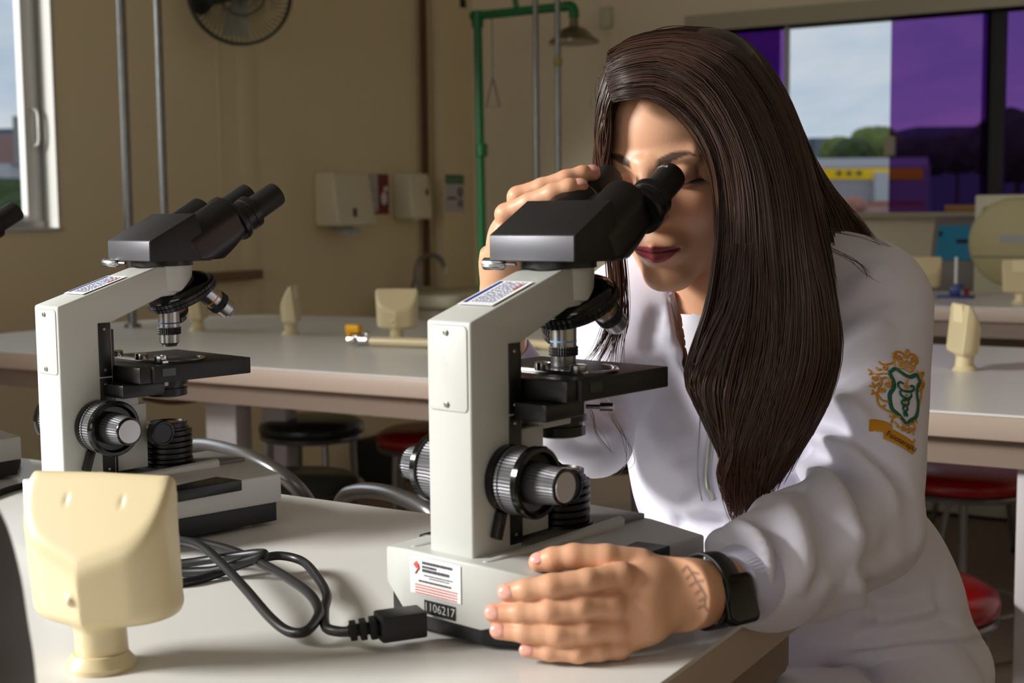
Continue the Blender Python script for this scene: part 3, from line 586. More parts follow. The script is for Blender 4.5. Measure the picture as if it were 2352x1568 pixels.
# gas tap and pipe
p = onz(925, 797, TZ); a = onz(845, 795, TZ); b_ = onz(1000, 797, TZ)
t = thing('gas_tap', 'gas tap with yellow lever on a cream pipe lying on the long bench', 'tap', (a[0], a[1], TZ)); dv = np.array([b_[0]-a[0], b_[1]-a[1], 0])
build('pipe', G().tube([(0.01, 0, .014), (dv[0]+.25, dv[1]+.0, .014)], .012, 12), M_cream, t); build('valve', G().tube([(.0, 0, .016), (-.055, -.01, .016)], .010, 10).ball((-.03, 0, .02), .016).tube([(-.03, 0, .02), (-.03, -.035, .012)], .008, 8).ball((.0, 0, .03), .010), M_chrome, t)
build('lever', G().bx((-.04, -.005, .045), (.045, .022, .022)).bx((-.055, 0, .036), (.016, .02, .03)), M_yel, t, bevel=.006, seg=3)
p = (ony(1240, 790, 2.95)[0], 2.95); t = tag(build('bench_pipe', G().tube([(p[0]-.12, p[1], TZ+.013), (p[0]+.10, p[1]-.03, TZ+.013)], .012, 12), M_cream), 'cream pipe on the long bench seen beneath the microscope arm', 'pipe')
# blue stand with white rod, red cap
yy = 4.75; x = ony(2195, 680, yy)[0]; t = thing('rod_stand', 'blue metal stand with a white rod on the third bench', 'stand', (x, yy, TZ+.035)); build('base', G().prism([(-.03, 0), (-.03, .008), (.03, .008), (.03, 0)], -.058, .058).slab([(-.02, -.014), (.02, -.014), (.012, .014), (-.012, .014)], .008, .04), M_blue, t, bevel=.003)
build('rod', G().lathe((0, 0, .038), (0, 0, 1), [(0, .0055), (.10, .005)], 12), M_paper, t); build('clamp', G().bx((.008, 0, .042), (.035, .02, .014)), M_blue, t, bevel=.002)
x = ony(2220, 668, yy+.1)[0]; tag(build('red_cap', G().lathe((x, yy+.1, TZ+.035), (0, 0, 1), [(0, .010), (.028, .009)], 16), M_red), 'tiny red cap on the third bench behind the blue stand', 'cap')

# ------------------------------------------------------------------ microscopes
def rotx(a): return Matrix.Rotation(a, 4, 'X')
M_label = mat('label_white', (.93, .93, .93), .45); M_lblue = mat('label_blue', (.15, .25, .55), .5); M_lred = mat('label_red', (.86, .33, .27), .5); M_lgrey = mat('label_print', (.30, .30, .34), .6)
M_orange = mat('orange_band', (.95, .55, .08), .4); M_lblue2 = mat('pale_blue_band', (.45, .62, .78), .4); M_clear = mat('stage_clip_glass', (.75, .75, .78), .08, .6)
M_headb = mat('head_back_metal', (.36, .36, .38), .42, .5, bump=.1, bscale=1500); M_silver = mat('knob_silver_face', (.80, .79, .80), .34, .8)
M_amber = mat('amber_lens', (.55, .28, .05), .12); M_barrel = mat('objective_steel', (.68, .68, .68), .27, 1)
def objective(parent, base, d, L, band):
    base = np.array(base, float); d = np.array(d, float); d /= np.linalg.norm(d)
    o = build('objective', G().lathe(base, d, [(0, .0125), (.004, .0125), (.0045, .0115), (L*.50, .0115), (L*.505, .0119), (L*.52, .0119)], 32).lathe(base+d*L*.70, d, [(0, .0110), (L*.20, .0108), (L*.24, .0085), (L*.29, .008), (L*.30, .004)], 32), M_barrel, parent, ang=30)
    build('knurled_ring', G().lathe(base+d*L*.52, d, [(0, .0125), (L*.015, .0128), (L*.05, .0128), (L*.055, .0122), (L*.075, .0128), (L*.11, .0128), (L*.115, .0122), (L*.135, .0128), (L*.17, .0126), (L*.18, .011)], 72, 1, .0006), M_blackm, o, smooth=False)
    if band: build('colour_band', G().lathe(base+d*L*.40, d, [(0, .01165), (.0014, .01165)], 32), band, o)
    return o
def microscope(name_label, loc, th, zs, stage_dz, nose, head_yaw, label=True, sc=1.0, ipd=.032):
    T = thing('microscope', name_label, 'microscope', loc, th, 'binocular microscopes on the near bench'); T.scale = (sc, sc, sc*zs)
    # base
    zt, zf = .068, .0575
    o = [(-.042, -.012), (.042, -.012), (.088, .012), (.098, .217), (-.098, .217), (-.088, .012)]
    def topz(x, y): return zt - (zt-zf)*min(1, max(0, abs(x)-.042)/.05)
    g = G(); n = 6
    bot = [(x, y, .022 if y < 0 else .026) for x, y in o]; bot[0] = (-.042, -.012, .016); bot[1] = (.042, -.012, .016); bot[5] = (-.088, .012, .028); bot[2] = (.088, .012, .028)
    tops = [(x, y, topz(x, y)) for x, y in o]; c1 = (.042, .217, zt-.004); c0 = (-.042, .217, zt-.004)
    v = bot + tops + [c1, c0, (.042, .217, .026), (-.042, .217, .026)]
    f = [(0, 1, 2, 3, 14, 15, 4, 5)[::-1], (0, 1, 7, 6), (1, 2, 8, 7), (2, 3, 9, 8), (3, 14, 12, 9), (14, 15, 13, 12), (15, 4, 10, 13), (4, 5, 11, 10), (5, 0, 6, 11), (6, 7, 12, 13), (7, 8, 9, 12), (11, 6, 13, 10)]
    g.add(v, f); build('base', g, M_white, T, bevel=.0022, seg=3)
    g = G()
    for s in (-1, 1):
        xa, xb = sorted((s*.036, s*.043)); g.hexa([(xa, -.006, .060), (xb, -.006, .058), (xb, .176, .058), (xa, .176, .060), (xa, -.004, .0695), (xb, -.004, .0675), (xb, .176, .072), (xa, .176, .074)])
    build('base_ridge', g, M_white, T, bevel=.0025, seg=3)
    build('base_channel', G().b2((-.036, .060, .064), (.036, .214, .0685)), mat('channel_grey', (.42, .41, .38), .5), T, bevel=.001)
    g = G(); oi = [(-.040, -.009), (.040, -.009), (.084, .015), (.094, .213), (-.094, .213), (-.084, .015)]; g.slab(oi, .0045, .027); build('underside', g, M_blackm, T, bevel=.002)
    for x, y in ((.07, .185), (-.07, .185), (.06, .03), (-.06, .03)): build('foot', G().lathe((x, y, 0), (0, 0, 1), [(0, .009), (.001, .0095), (.006, .0095)], 20), M_cream, T)
    # black side inlays in the shoulders of the base
    for s in (-1, 1):
        g = G(); q = [(s*.082, .060), (s*.0965, .060), (s*.0975, .165), (s*.075, .148)]
        if s < 0: q = q[::-1]
        g.add([(x, y, topz(x, y)+.0007) for x, y in q] + [(x, y, topz(x, y)-.011) for x, y in q], [(3, 2, 1, 0)[::-1], (4, 5, 6, 7)[::-1], (0, 1, 5, 4), (1, 2, 6, 5), (2, 3, 7, 6), (3, 0, 4, 7)])
        build('side_inlay', g, M_black, T, bevel=.0008, welded=True)
    # upright and arm
    prof = [(0, .066), (0, .252), (.117, .289), (.150, .289), (.150, .258), (.122, .256), (.060, .232), (.060, .066)]
    build('arm', G().prism(prof, -.024, .024), M_white, T, bevel=.0022, seg=3)
    build('nose_block', G().lathe((0, .142, .258), (0, 0, 1), [(0, .022), (.004, .0275), (.031, .0285)], 40), M_white, T, ang=50)
    # back cover plate and screws
    g = G().slab(rrect(-.0205, .182, .0205, .2485, .004), 0, .0012); g.xf(Matrix(((1, 0, 0, 0), (0, 0, -1, .0002), (0, 1, 0, 0), (0, 0, 0, 1)))); P = build('cover_plate', g, M_white, T, bevel=.0005)
    g = G().slab(rrect(-.0211, .1814, .0211, .2491, .0045), 0, .0005); g.xf(Matrix(((1, 0, 0, 0), (0, 0, -1, .0002), (0, 1, 0, 0), (0, 0, 0, 1)))); build('plate_gap', g, mat('plate_gap_grey', (.62, .62, .59), .6), T, smooth=False)
    for z in (.2435, .187): s_ = build('screw', G().lathe((-.0015, -.001, z), (0, -1, 0), [(0, .0024), (.0012, .0024), (.0016, .0012)], 16), M_screw, P); 
    # black dovetail rails
    for s in (-1, 1):
        x0, x1 = (.0235, .0252) if s > 0 else (-.0252, -.0235)
        R_ = build('rail', G().b2((x0, .044, .176), (x1, .058, .2325)).b2((x0, .044, .070), (x1, .058, .1745)), M_black, T, bevel=.0006)
        for z in (.226, .183, .168, .078): build('screw', G().lathe((x1 if s > 0 else x0, .0505, z), (s, 0, 0), [(0, .0017), (.0006, .0014)], 12), M_screw, R_)
    build('dovetail', G().b2((-.021, .058, .070), (.021, .064, .225)), M_black, T, bevel=.001)
    # focus block
    build('focus_block', G().b2((-.017, .062, .072), (.017, .102, .142)).b2((-.022, .062, .142), (.022, .090, .162)), M_white, T, bevel=.0015)
    # focus knobs on both sides
    kc = np.array([0, .040, .1255])
    for s in (-1, 1):
        d = np.array([s, 0, 0.]); 
        build('tension_ring', G().lathe(kc+d*.0245, d, [(0, .0215), (.001, .0275), (.0075, .0275), (.0085, .026)], 48), M_blackg, T)
        ck = build('coarse_knob', G().lathe(kc+d*.033, d, [(0, .0262), (.002, .0278), (.0045, .0278), (.005, .0268), (.019, .0268)], 120, 1, .0007), M_gun, T, smooth=False)
        build('knob_rim', G().lathe(kc+d*.0335, d, [(.0185, .0272), (.0195, .0288), (.0245, .0288), (.026, .0275), (.0262, .0245), (.0215, .0225), (.0205, .0)], 64), M_blackg, ck)
        build('index_mark', G().bx(kc+d*.0543+np.array([0, -.004, .0195]), (.0008, .0014, .006)), M_cream, ck, smooth=False)
        fk = build('fine_knob', G().lathe(kc+d*.054, d, [(0, .0172), (.004, .0165), (.026, .0143), (.030, .0143)], 72, 1, .0006), M_gun, T, smooth=False)
        build('knob_face', G().lathe(kc+d*.0838, d, [(0, .0145), (.0012, .0143), (.0016, .0128)], 48), M_blackg, fk)
        build('silver_face', G().lathe(kc+d*.0852, d, [(0, .0122), (.0008, .0118), (.0009, .0)], 48), M_silver, fk)
    lv = kc + np.array([.0285, -.012, -.024]); g = G(); g.prism([(-.0035, 0), (.0055, .002), (-.003, -.023), (-.010, -.020)], -.0035, .0045); g.xf(Matrix.Translation(lv)); build('lock_lever', g, M_black, T, bevel=.0012)
    # condenser and its knob
    build('condenser_knob', G().lathe((.017, .108, .110), (1, 0, 0), [(0, .006), (.009, .006), (.0095, .0125), (.011, .0138), (.021, .0138), (.022, .0128), (.0222, .011), (.0212, .0105), (.0212, 0)], 40), M_black, T)
    ch = .158+stage_dz*.0
    build('condenser', G().lathe((0, .138, ch-.014), (0, 0, 1), [(0, .016), (.002, .0225), (.010, .0225), (.0105, .020), (.014, .020), (.0145, .0235), (.020, .0235), (.022, .018), (.034, .018)], 40), M_black, T)
    build('condenser_bracket', G().slab([(-.021, .085), (.021, .085), (.021, .140), (.010, .158), (-.010, .158), (-.021, .140)], ch, ch+.0105), M_white, T, bevel=.0015)
    build('iris_pin', G().lathe((.020, .150, ch+.012), (.9, .45, 0), [(0, .002), (.012, .002), (.0125, .0038), (.024, .0038)], 16), M_steel, T)
    # ribbed illuminator
    pr = [(0, .0285), (.003, .0285)]
    for k in range(6): pr += [(.0035+k*.0062, .0225), (.0045+k*.0062, .0262), (.0078+k*.0062, .0262), (.0088+k*.0062, .0225)]
    pr += [(.042, .0225), (.0425, .021), (.0475, .021), (.048, .0195), (.046, .0185), (.045, 0)]
    il = build('illuminator', G().lathe((0, .138, .068), (0, 0, 1), pr, 56), M_black, T, ang=50); build('amber_lens', G().lathe((0, .138, .1125), (0, 0, 1), [(0, .018), (.0015, .0175), (.003, .010), (.0034, 0)], 40), M_amber, il)
    # stage
    sz = .2035 + stage_dz; S_ = build('stage', G().slab(rrect(-.072, .078, .072, .200, .002, 2), sz-.0175, sz), M_blackm, T, bevel=.001)
    build('stage_carriage', G().b2((-.060, .050, sz-.032), (.058, .100, sz-.0180)).b2((-.066, .064, sz-.0175), (.068, .098, sz-.0002)).b2((-.02, .056, sz-.034), (.02, .07, sz-.02)), M_black, T, bevel=.0015)
    build('aperture', G().lathe((0, .138, sz-.0002), (0, 0, 1), [(0, .017), (.0006, .017)], 40), mat('aperture_dark', (.02, .02, .02), .7), S_, smooth=False)
    build('stage_notch', G().b2((.0715, .088, sz-.011), (.0727, .104, sz-.003)), M_blackg, S_, smooth=False)
    g = G().b2((-.045, .098, sz+.0005), (.058, .1045, sz+.003)); arc = spline([(.052, .104, sz+.002), (.062, .118, sz+.002), (.060, .138, sz+.002), (.044, .156, sz+.002), (.032, .160, sz+.002)], 8); g.tube(arc, .0032, 8, flat=.35); g.tube(spline([(-.045, .102, sz+.002), (-.052, .12, sz+.002), (-.048, .14, sz+.002)], 6), .0028, 8, flat=.35)
    build('slide_holder', g, M_chrome, T, bevel=0)
    for x, y in ((.050, .101), (.012, .101), (-.038, .101)): build('thumb_screw', G().lathe((x, y, sz+.002), (0, 0, 1), [(0, .0065), (.0015, .007), (.0065, .007), (.007, .0055), (.0072, 0)], 24), M_chrome, T)
    # revolving nosepiece
    a = math.radians(nose[0]); ax = np.array([0, math.sin(a), -math.cos(a)]); c = np.array([0, .160, .2600])
    N_ = build('nosepiece', G().lathe(c-ax*.0135, ax, [(0, .022), (.004, .030), (.009, .036), (.012, .0368)], 56), M_blackg, T, ang=50)
    build('knurled_ring', G().lathe(c-ax*.002, ax, [(0, .0383), (.001, .0396), (.0045, .0396), (.005, .0388), (.0055, .0396), (.0090, .0396), (.010, .0380)], 96, 1, .0009), M_black, N_, smooth=False)
    build('turret', G().lathe(c+ax*.007, ax, [(0, .0365), (.003, .034), (.006, .022), (.007, 0)], 48), M_black, N_, ang=50)
    t1 = np.array([1., 0, 0]); t2 = np.cross(ax, t1)
    for k, (ph, L, band) in enumerate(nose[1]):
        ph = math.radians(ph); off = t1*math.sin(ph)-t2*math.cos(ph) if False else t1*math.sin(ph)+t2*math.cos(ph)
        if (t2 @ np.array([0, 1., 0])) > 0: off = t1*math.sin(ph)-t2*math.cos(ph)
        d = ax*math.cos(a)+off*math.sin(a)
        objective(T, c+ax*.007+off*.0215, d, L, band)
    # head
    H = thing  # head group is a flat list of parts rotated about the optical axis
    hm = Matrix.Translation((0, .138, 0)) @ Matrix.Rotation(head_yaw, 4, 'Z') @ Matrix.Translation((0, -.138, 0))
    build('head_collar', G().lathe((0, .138, .289), (0, 0, 1), [(0, .033), (.006, .033)], 48), M_black, T)
    bb = [(.0985, .295), (.0985, .317), (.154, .346), (.173, .294)]
    build('prism_box', G().prism(bb, -.0445, .0445).xf(hm), M_blackm, T, bevel=.0012)
    build('head_back_plate', G().b2((-.0436, .0978, .2957), (.0436, .0990, .3163)).xf(hm), M_headb, T, bevel=.0004)
    e = np.array([0, math.cos(math.radians(30)), .5]); pe = np.array([0, -.5, math.cos(math.radians(30))]); h0 = np.array([0, .158, .302])
    Mi = np.linalg.inv(np.array(hm))
    for s in (-1, 1):
        c1 = h0 + np.array([s*.0235, 0, 0])
        def sd(p, c1=c1, s=s):
            q = p-c1; u = q@e; w = q@pe; x = q[:, 0]
            body = np.hypot(np.maximum(np.abs(w-.003)-.008, 0), x)-.0222       # stadium section
            lowcut = (u - .062 - (w+.01)*.55)*.85
            d = smax(body, smax(u-.066, lowcut*.0+(-(u+.004)), .003), .003)
            d = smax(d, (u-.034-(w+.030)*2.2)*.42, .012); d = smax(d, .2950-p[:, 2], .002)
            return d
        lo = np.array([s*.0235-.028, .13, .265]); hi = np.array([s*.0235+.028, .245, .372])
        v, f = nets(sd, lo, hi, .0014); v = v @ np.array(hm)[:3, :3].T + np.array(hm)[:3, 3]
        bdy = npmesh('barrel_housing', v, f, M_black, T)
        off = np.array([s*(ipd-.0235), 0, 0]); b0 = c1+off
        g = G().lathe(b0+e*.064, e, [(0, .0215), (.003, .0225), (.007, .0225), (.008, .0215)], 48).lathe(b0+e*.072, e, [(0, .0185), (.010, .0185), (.0105, .0195), (.019, .0195), (.020, .018), (.0205, .0150)], 48)
        build('diopter_ring', g.xf(hm), M_black, T, ang=50)
        build('bright_line', G().lathe(b0+e*.0718, e, [(0, .0189), (.0008, .0189)], 48).xf(hm), M_gun, T)
        build('eyepiece', G().lathe(b0+e*.090, e, [(0, .0143), (.036, .0143), (.040, .0138), (.0402, .0115), (.037, .0110), (.0365, 0)], 48).xf(hm), M_blackm, T, ang=50)
        build('eye_lens', G().lathe(b0+e*.1265, e, [(0, .0108), (.001, .0100), (.0015, 0)], 32).xf(hm), M_blackg, T)
    build('hinge_screw', G().lathe(h0+e*.052+pe*.0232+np.array([.006, 0, 0]), pe, [(0, .0022), (.0012, .0018)], 12).xf(hm), M_screw, T)
    build('hinge_plate', G().bx((0, 0, 0), (.012, .050, .003)).xf(hm @ Matrix(frame(h0+e*.036+pe*.0215, (1, 0, 0), e).tolist())), M_black, T, bevel=.001)
    # clamp screw behind the head
    dd = np.array([-1, -.25, 0.]); dd /= np.linalg.norm(dd); p0 = np.array([-.020, .105, .2925])
    build('clamp_screw', G().tube([p0, p0+dd*.012], .0016, 8).lathe(p0+dd*.010, dd, [(0, .003), (.002, .0052), (.020, .0054), (.021, .0045)], 28, 1, .0005), M_steel, T, ang=50)
    if label:
        # label on the sloping arm top
        ey = np.array([0, .117, .037]); F = frame((0, .058, .2712), (1, 0, 0), ey); F[:3, 3] += np.array(F[:3, 2])*.0004
        def strip(x0, y0, x1, y1, z): return G().b2((x0, y0, z), (x1, y1, z+.0002))
        g = strip(-.019, -.028, .019, .026, 0); build('arm_label', g.xf(Matrix(F.tolist())), M_label, T, smooth=False)
        g = strip(-.0165, -.024, -.0125, .024, .0003); build('label_stripe', g.xf(Matrix(F.tolist())), M_lblue, T, smooth=False)
        g = G(); r2 = random.Random(3)
        for j in range(7):
            y = -.022
            while y < .022:
                w = r2.uniform(.0012, .0045); x = -.0085 + j*.0036; g.b2((x, y, .0003), (x+.0014, min(y+w, .023), .0005)); y += w + r2.uniform(.0008, .002)
        build('label_print', g.xf(Matrix(F.tolist())), mat('label_ink', (.45, .48, .66), .6), T, smooth=False)
        g = strip(.0125, .006, .0145, .018, .0005); build('label_mark', g.xf(Matrix(F.tolist())), M_lred, T, smooth=False)
    return T
nose_main = (27, [(0, .044, M_lblue2), (180, .054, M_orange), (-90, .040, None)])
MX = microscope('microscope in use at the centre, gripped by the hand at its base', (-.5855, .895, TZ), math.radians(-10.7), 1.012, 0.0, nose_main, math.radians(4), True, 1.0, .0335)
e_ = np.array([0, math.cos(math.radians(30)), .5]); pe_ = np.array([0, -.5, math.cos(math.radians(30))]); v, f = textmesh('WF10X/18', .0042); b0 = np.array([.0335, .158, .302]); vv = []
for q in v: a = q[0]/.0146 - .35; vv.append(b0 + e_*(.122+q[1]) + (np.array([1., 0, 0])*math.sin(a) + pe_*math.cos(a))*.01455)
g = G(); g.add(vv, f); hm_ = Matrix.Translation((0, .138, 0)) @ Matrix.Rotation(math.radians(4), 4, 'Z') @ Matrix.Translation((0, -.138, 0)); build('eyepiece_marking', g.xf(hm_), mat('marking_white', (.85, .85, .85), .5), MX, smooth=False)
nose_left = (27, [(0, .045, M_lblue), (180, .053, M_orange), (-95, .038, M_lred)])
LX = microscope('unused microscope left of centre, behind the cream socket tower', (-1.1125, .953, TZ), math.radians(-12.8), .99, -.0165, nose_left, math.radians(-2), True, 1.0, .0275)
TX = microscope('microscope at the left frame edge, only an eyepiece and base corner showing', (-1.565, .985, TZ), math.radians(-5), .95, -.0165, nose_left, math.radians(-2), False, 1.0, .0275)
# stickers on the rear of the main microscope base
def sticker(nm, x0, z0, x1, z1, m, par, y=-.0126): return build(nm, G().b2((x0, y-.0003, z0), (x1, y, z1)), m, par, smooth=False)
st_ = sticker('base_sticker', -.034, .034, .022, .064, M_label, MX)
g = G(); r2 = random.Random(5)
for row, (z, h, xa, xb, gapx) in enumerate(((.0592, .0022, -.020, .014, .5), (.0562, .0018, -.020, -.004, .3), (.0530, .0024, -.020, .010, .4), (.0500, .0008, -.018, .014, .5), (.0482, .0007, -.012, .010, .5), (.0445, .0014, -.024, .012, .35))):
    x = xa
    while x < xb:
        w = r2.uniform(.0006, .0020); g.b2((x, -.0134, z), (min(x+w, xb), -.0131, z+h)); x += w+r2.uniform(.0004, .0009)
build('sticker_print', g, M_lgrey, st_, smooth=False)
g = G()
for k in range(4):
    x = -.028
    while x < .018: w = r2.uniform(.001, .003); g.b2((x, -.0134, .0415-k*.0022), (x+w, -.0131, .0422-k*.0022)); x += w+.0007
g.add([(-.030, -.0133, .0575), (-.0265, -.0133, .0610), (-.0235, -.0133, .0580), (-.0265, -.0133, .0545)], [(0, 3, 2, 1)]); g.tube([(-.0245, -.0133, .0585), (-.0235, -.0133, .0555), (-.0265, -.0133, .0520), (-.0275, -.0133, .0505)], .0007, 5)
build('sticker_logo', g, M_lred, st_, smooth=False)
pl = sticker('number_plate', -.0185, .0195, .0155, .0305, M_blackm, MX)
v, f = textmesh('1106217', .0098); g = G(); g.add(np.stack([v[:, 0]-.0015, np.full(len(v), -.0132), v[:, 1]+.0250], 1), f); build('number_text', g, mat('number_pale', (.75, .76, .72), .5), pl, smooth=False)

# ------------------------------------------------------------------ person
PR = thing('person', 'person in a white jacket with long dark hair looking into the centre microscope', 'person', tuple(at(1900, 1568, 1.5)[:2]) + (0,))
PB = np.array(PR.location)
KX = np.array([math.cos(yaw), math.sin(yaw), 0]); KY = np.array([-math.sin(yaw), math.cos(yaw), 0]); KZ = np.array([0, 0, 1.])
def K(x, y, z): return KX*x + KY*y + KZ*z
def tintmat(name, rough, sss, spec=.4, bump=.15, bscale=900, coat=0):
    m = mat(name, (.8, .6, .5), rough, spec=spec, sss=sss, bump=bump, bscale=bscale, coat=coat); nt = m.node_tree
    a = nt.nodes.new('ShaderNodeAttribute'); a.attribute_name = 'tint'; nt.links.new(a.outputs['Color'], nt.nodes['Principled BSDF'].inputs['Base Color']); return m
def setcol(o, cols):
    at_ = o.data.color_attributes.new('tint', 'FLOAT_COLOR', 'POINT'); c = np.ones((len(o.data.vertices), 4), np.float32); c[:, :3] = cols; at_.data.foreach_set('color', c.ravel())
M_skin = tintmat('skin', .42, .12)
SK = np.array(lin((.86, .655, .52))); SKR = np.array(lin((.85, .50, .40)))
# --- head
hy, hp = math.radians(29), math.radians(20)
hf = K(-math.sin(hy)*math.cos(hp), -math.cos(hy)*math.cos(hp), -math.sin(hp)); hl = K(math.cos(hy), -math.sin(hy), 0); hu = np.cross(hf, hl)*1.0
if hu[2] < 0: hu = -hu
HB = np.stack([hl, hf, hu])                    # rows: lateral, forward, up
EM = at(1484, 410, 1.290); HO = EM - hf*.083
def h2w(p): return HO + np.asarray(p, float)@HB
def w2h(p): return (np.asarray(p)-HO)@HB.T
NB = at(1668, 745, 1.42)
def head_sdf(p):
    q = w2h(p); x = q[:, 0]; ax_ = np.abs(x); qs = q.copy(); qs[:, 0] = ax_
    d = ell(q, (0, -.012, .027), (.071, .089, .069))
    d = smin(d, ell(q, (0, .026, -.033), (.056, .056, .083)), .02)
    d = smin(d, cap(qs, (.046, .004, -.058), (.012, .062, -.105), .017, .014), .022)
    d = smin(d, ell(q, (0, .066, -.107), (.019, .016, .015)), .012)
    d = smin(d, ell(qs, (.034, .052, -.030), (.024, .024, .026)), .014)
    d = smin(d, cap(qs, (.010, .077, .012), (.042, .064, .016), .007), .012)
    d = smax(d, -ell(qs, (.031, .096, -.001), (.019, .020, .0125)), .010)
    d = smin(d, ell(qs, (.031, .0685, -.001), (.0140, .0145, .0125)), .003)
    d = smin(d, cap(q, (0, .080, .012), (0, .1005, -.030), .0075, .0085), .010)
    d = smin(d, ell(q, (0, .101, -.034), (.0095, .0095, .0085)), .006)
    d = smin(d, ell(qs, (.012, .090, -.038), (.0065, .0085, .0065)), .005)
    d = smin(d, ell(q, (0, .074, -.072), (.026, .017, .018)), .012)
    d = smin(d, cap(qs, (0, .0905, -.0670), (.021, .0775, -.0710), .0050, .0022), .004)
    d = smin(d, cap(qs, (0, .0885, -.0775), (.020, .0775, -.0735), .0062, .0022), .004)
    d = smax(d, -cap(qs, (0, .0975, -.0720), (.025, .0800, -.0723), .0016), .0025)
    d = smax(d, -ell(q, (0, .097, -.0890), (.016, .007, .004)), .005)
    # neck
    a = h2w((0, -.020, -.055)); b = NB + K(0, .02, -.02)
    d = smin(d, cap(p, a, b, .045, .048), .020)
    return d
lo = np.minimum(HO-.135, NB-.09); hi = np.maximum(HO+.135, NB+.03)
hv, hq = nets(head_sdf, lo, hi, .0018)
q = w2h(hv); ax_ = np.abs(q[:, 0]); fwd = q[:, 1] > .03
col = np.tile(SK, (len(hv), 1))
def blend(mask, c): 
    global col
    col = col*(1-mask[:, None]) + np.array(c)*mask[:, None]
g_ = lambda d2, w: np.exp(-d2/(w*w))
blend(.28*g_((ax_-.040)**2+(q[:, 2]+.030)**2, .020)*fwd, SKR)
blend(.30*g_(q[:, 0]**2+(q[:, 2]+.034)**2, .012)*fwd, SKR)
lipz_u = -.0710 + .0062*np.clip(1-(ax_/.0245)**2, 0, 1); lipz_l = -.0720 - .0125*np.clip(1-(ax_/.0235)**2, 0, 1)
lm = np.clip(np.minimum(np.minimum(lipz_u-q[:, 2], q[:, 2]-lipz_l)/.0012+.5, (.0240-ax_)/.001), 0, 1)*(q[:, 1] > .06)
blend(lm, lin((.60, .25, .28)))
ln = g_((q[:, 2]+.0722-.0010*np.cos(ax_*120))**2, .0011)*(ax_ < .0235)*(q[:, 1] > .06); blend(.85*ln, lin((.22, .08, .09)))
bz = .0135 + .0065*np.sin(np.clip((ax_-.012)/.040, 0, 1)*2.4) - .006*np.clip((ax_-.042)/.012, 0, 1)
bw = .0050*np.clip((.056-ax_)/.030, .25, 1)
bm_ = np.clip((bw-np.abs(q[:, 2]-bz))/.0016, 0, 1)*np.clip((ax_-.0115)/.004, 0, 1)*np.clip((.053-ax_)/.004, 0, 1)*(q[:, 1] > .03); blend(.92*bm_, lin((.22, .15, .13)))
# closed lid line
lid = g_((q[:, 2]+.0075-.10*(ax_-.031)**2*30)**2, .0012)*(np.abs(ax_-.032) < .0145)*(q[:, 1] > .05); blend(.9*lid, lin((.10, .06, .05)))
lidc = g_((q[:, 2]-.001)**2*1.2+(ax_-.033)**2*.4, .008)*(q[:, 1] > .05); blend(.35*lidc, lin((.55, .38, .32)))
# --- hands
def chain(p, pts, rad, k=.0035):
    d = None
    for i in range(len(pts)-1):
        e = cap(p, pts[i], pts[i+1], rad[i], rad[i+1]); d = e if d is None else smin(d, e, k)
    return d
class Hand:
    def __init__(s, wrist, fore, fingers, thumb, thick=.0125, wr=(.020, .026), flatdir=None):
        s.w, s.fore, s.f, s.t, s.th, s.wr = wrist, fore, fingers, thumb, thick, wr; s.n = flatdir/np.linalg.norm(flatdir)
    def sdf(s, p):
        # palm: capsules from wrist to each knuckle
        d = None
        for k, F in enumerate(s.f):
            e = cap(p, s.w + (F[0][0]-s.w)*.12, F[0][0]*.93+s.w*.07, .0155, .0092); d = e if d is None else smin(d, e, .010)
        for a, b in zip(s.f[:-1], s.f[1:]): d = smin(d, cap(p, a[0][0]*.62+s.w*.38, b[0][0]*.62+s.w*.38, .0112), .012)
        tb = s.t[0][0]; d = smin(d, cap(p, s.w*.8+tb*.2, tb, .0150, .0125), .014)
        # forearm, flattened across the wrist
        q = p - s.w; ax = s.fore-s.w; L = np.linalg.norm(ax); ax = ax/L; t = np.clip(q@ax, -.012, L); r = q - t[:, None]*ax; rn = r@s.n; rt = r - rn[:, None]*s.n
        h = np.clip(t/L, 0, 1); ra = s.wr[0]+(s.wr[1]-s.wr[0])*h; rb = ra*1.33 - .004*h
        e = (np.sqrt((rn/ra)**2 + (np.linalg.norm(rt, axis=1)/rb)**2)-1)*ra; e = np.maximum(e, np.maximum(q@ax-L, -(q@ax)-.014)); d = smin(d, e, .014)
        for F in s.f + [s.t]:
            pts, rad = F; e = chain(p, pts, rad); d = smin(d, e, .0022)
            tip = pts[-1]; dr = (pts[-1]-pts[-2]); dr /= np.linalg.norm(dr)
        for F in s.f: d = smin(d, ell(p, F[0][0] - s.n*(-.0015), (.0092, .0092, .0092)), .004)    # knuckles
        return d
def fing(pxs, rads): return ([at(*q) for q in pxs], rads)
lw = at(1605, 1362, 1.062); lfo = at(1720, 1345, 1.110)
LHf = [fing([(1428, 1322, 1.037), (1350, 1333, 1.026), (1266, 1346, 1.024), (1208, 1354, 1.027), (1164, 1360, 1.032)], [.0104, .0090, .0092, .0080, .0072]),
       fing([(1408, 1388, 1.032), (1335, 1395, 1.023), (1262, 1403, 1.023), (1195, 1406, 1.028), (1133, 1407, 1.035)], [.0104, .0090, .0092, .0080, .0072]),
       fing([(1412, 1440, 1.034), (1345, 1450, 1.024), (1280, 1456, 1.022), (1205, 1452, 1.027), (1145, 1447, 1.034)], [.0100, .0086, .0088, .0077, .0070]),
       fing([(1420, 1486, 1.036), (1375, 1495, 1.028), (1328, 1499, 1.024), (1262, 1497, 1.026), (1210, 1492, 1.031)], [.0090, .0076, .0076, .0066, .0060])]
LHt = fing([(1470, 1298, 1.058), (1392, 1282, 1.052), (1318, 1277, 1.052), (1270, 1284, 1.054), (1237, 1290, 1.057)], [.0135, .0108, .0096, .0092, .0078])
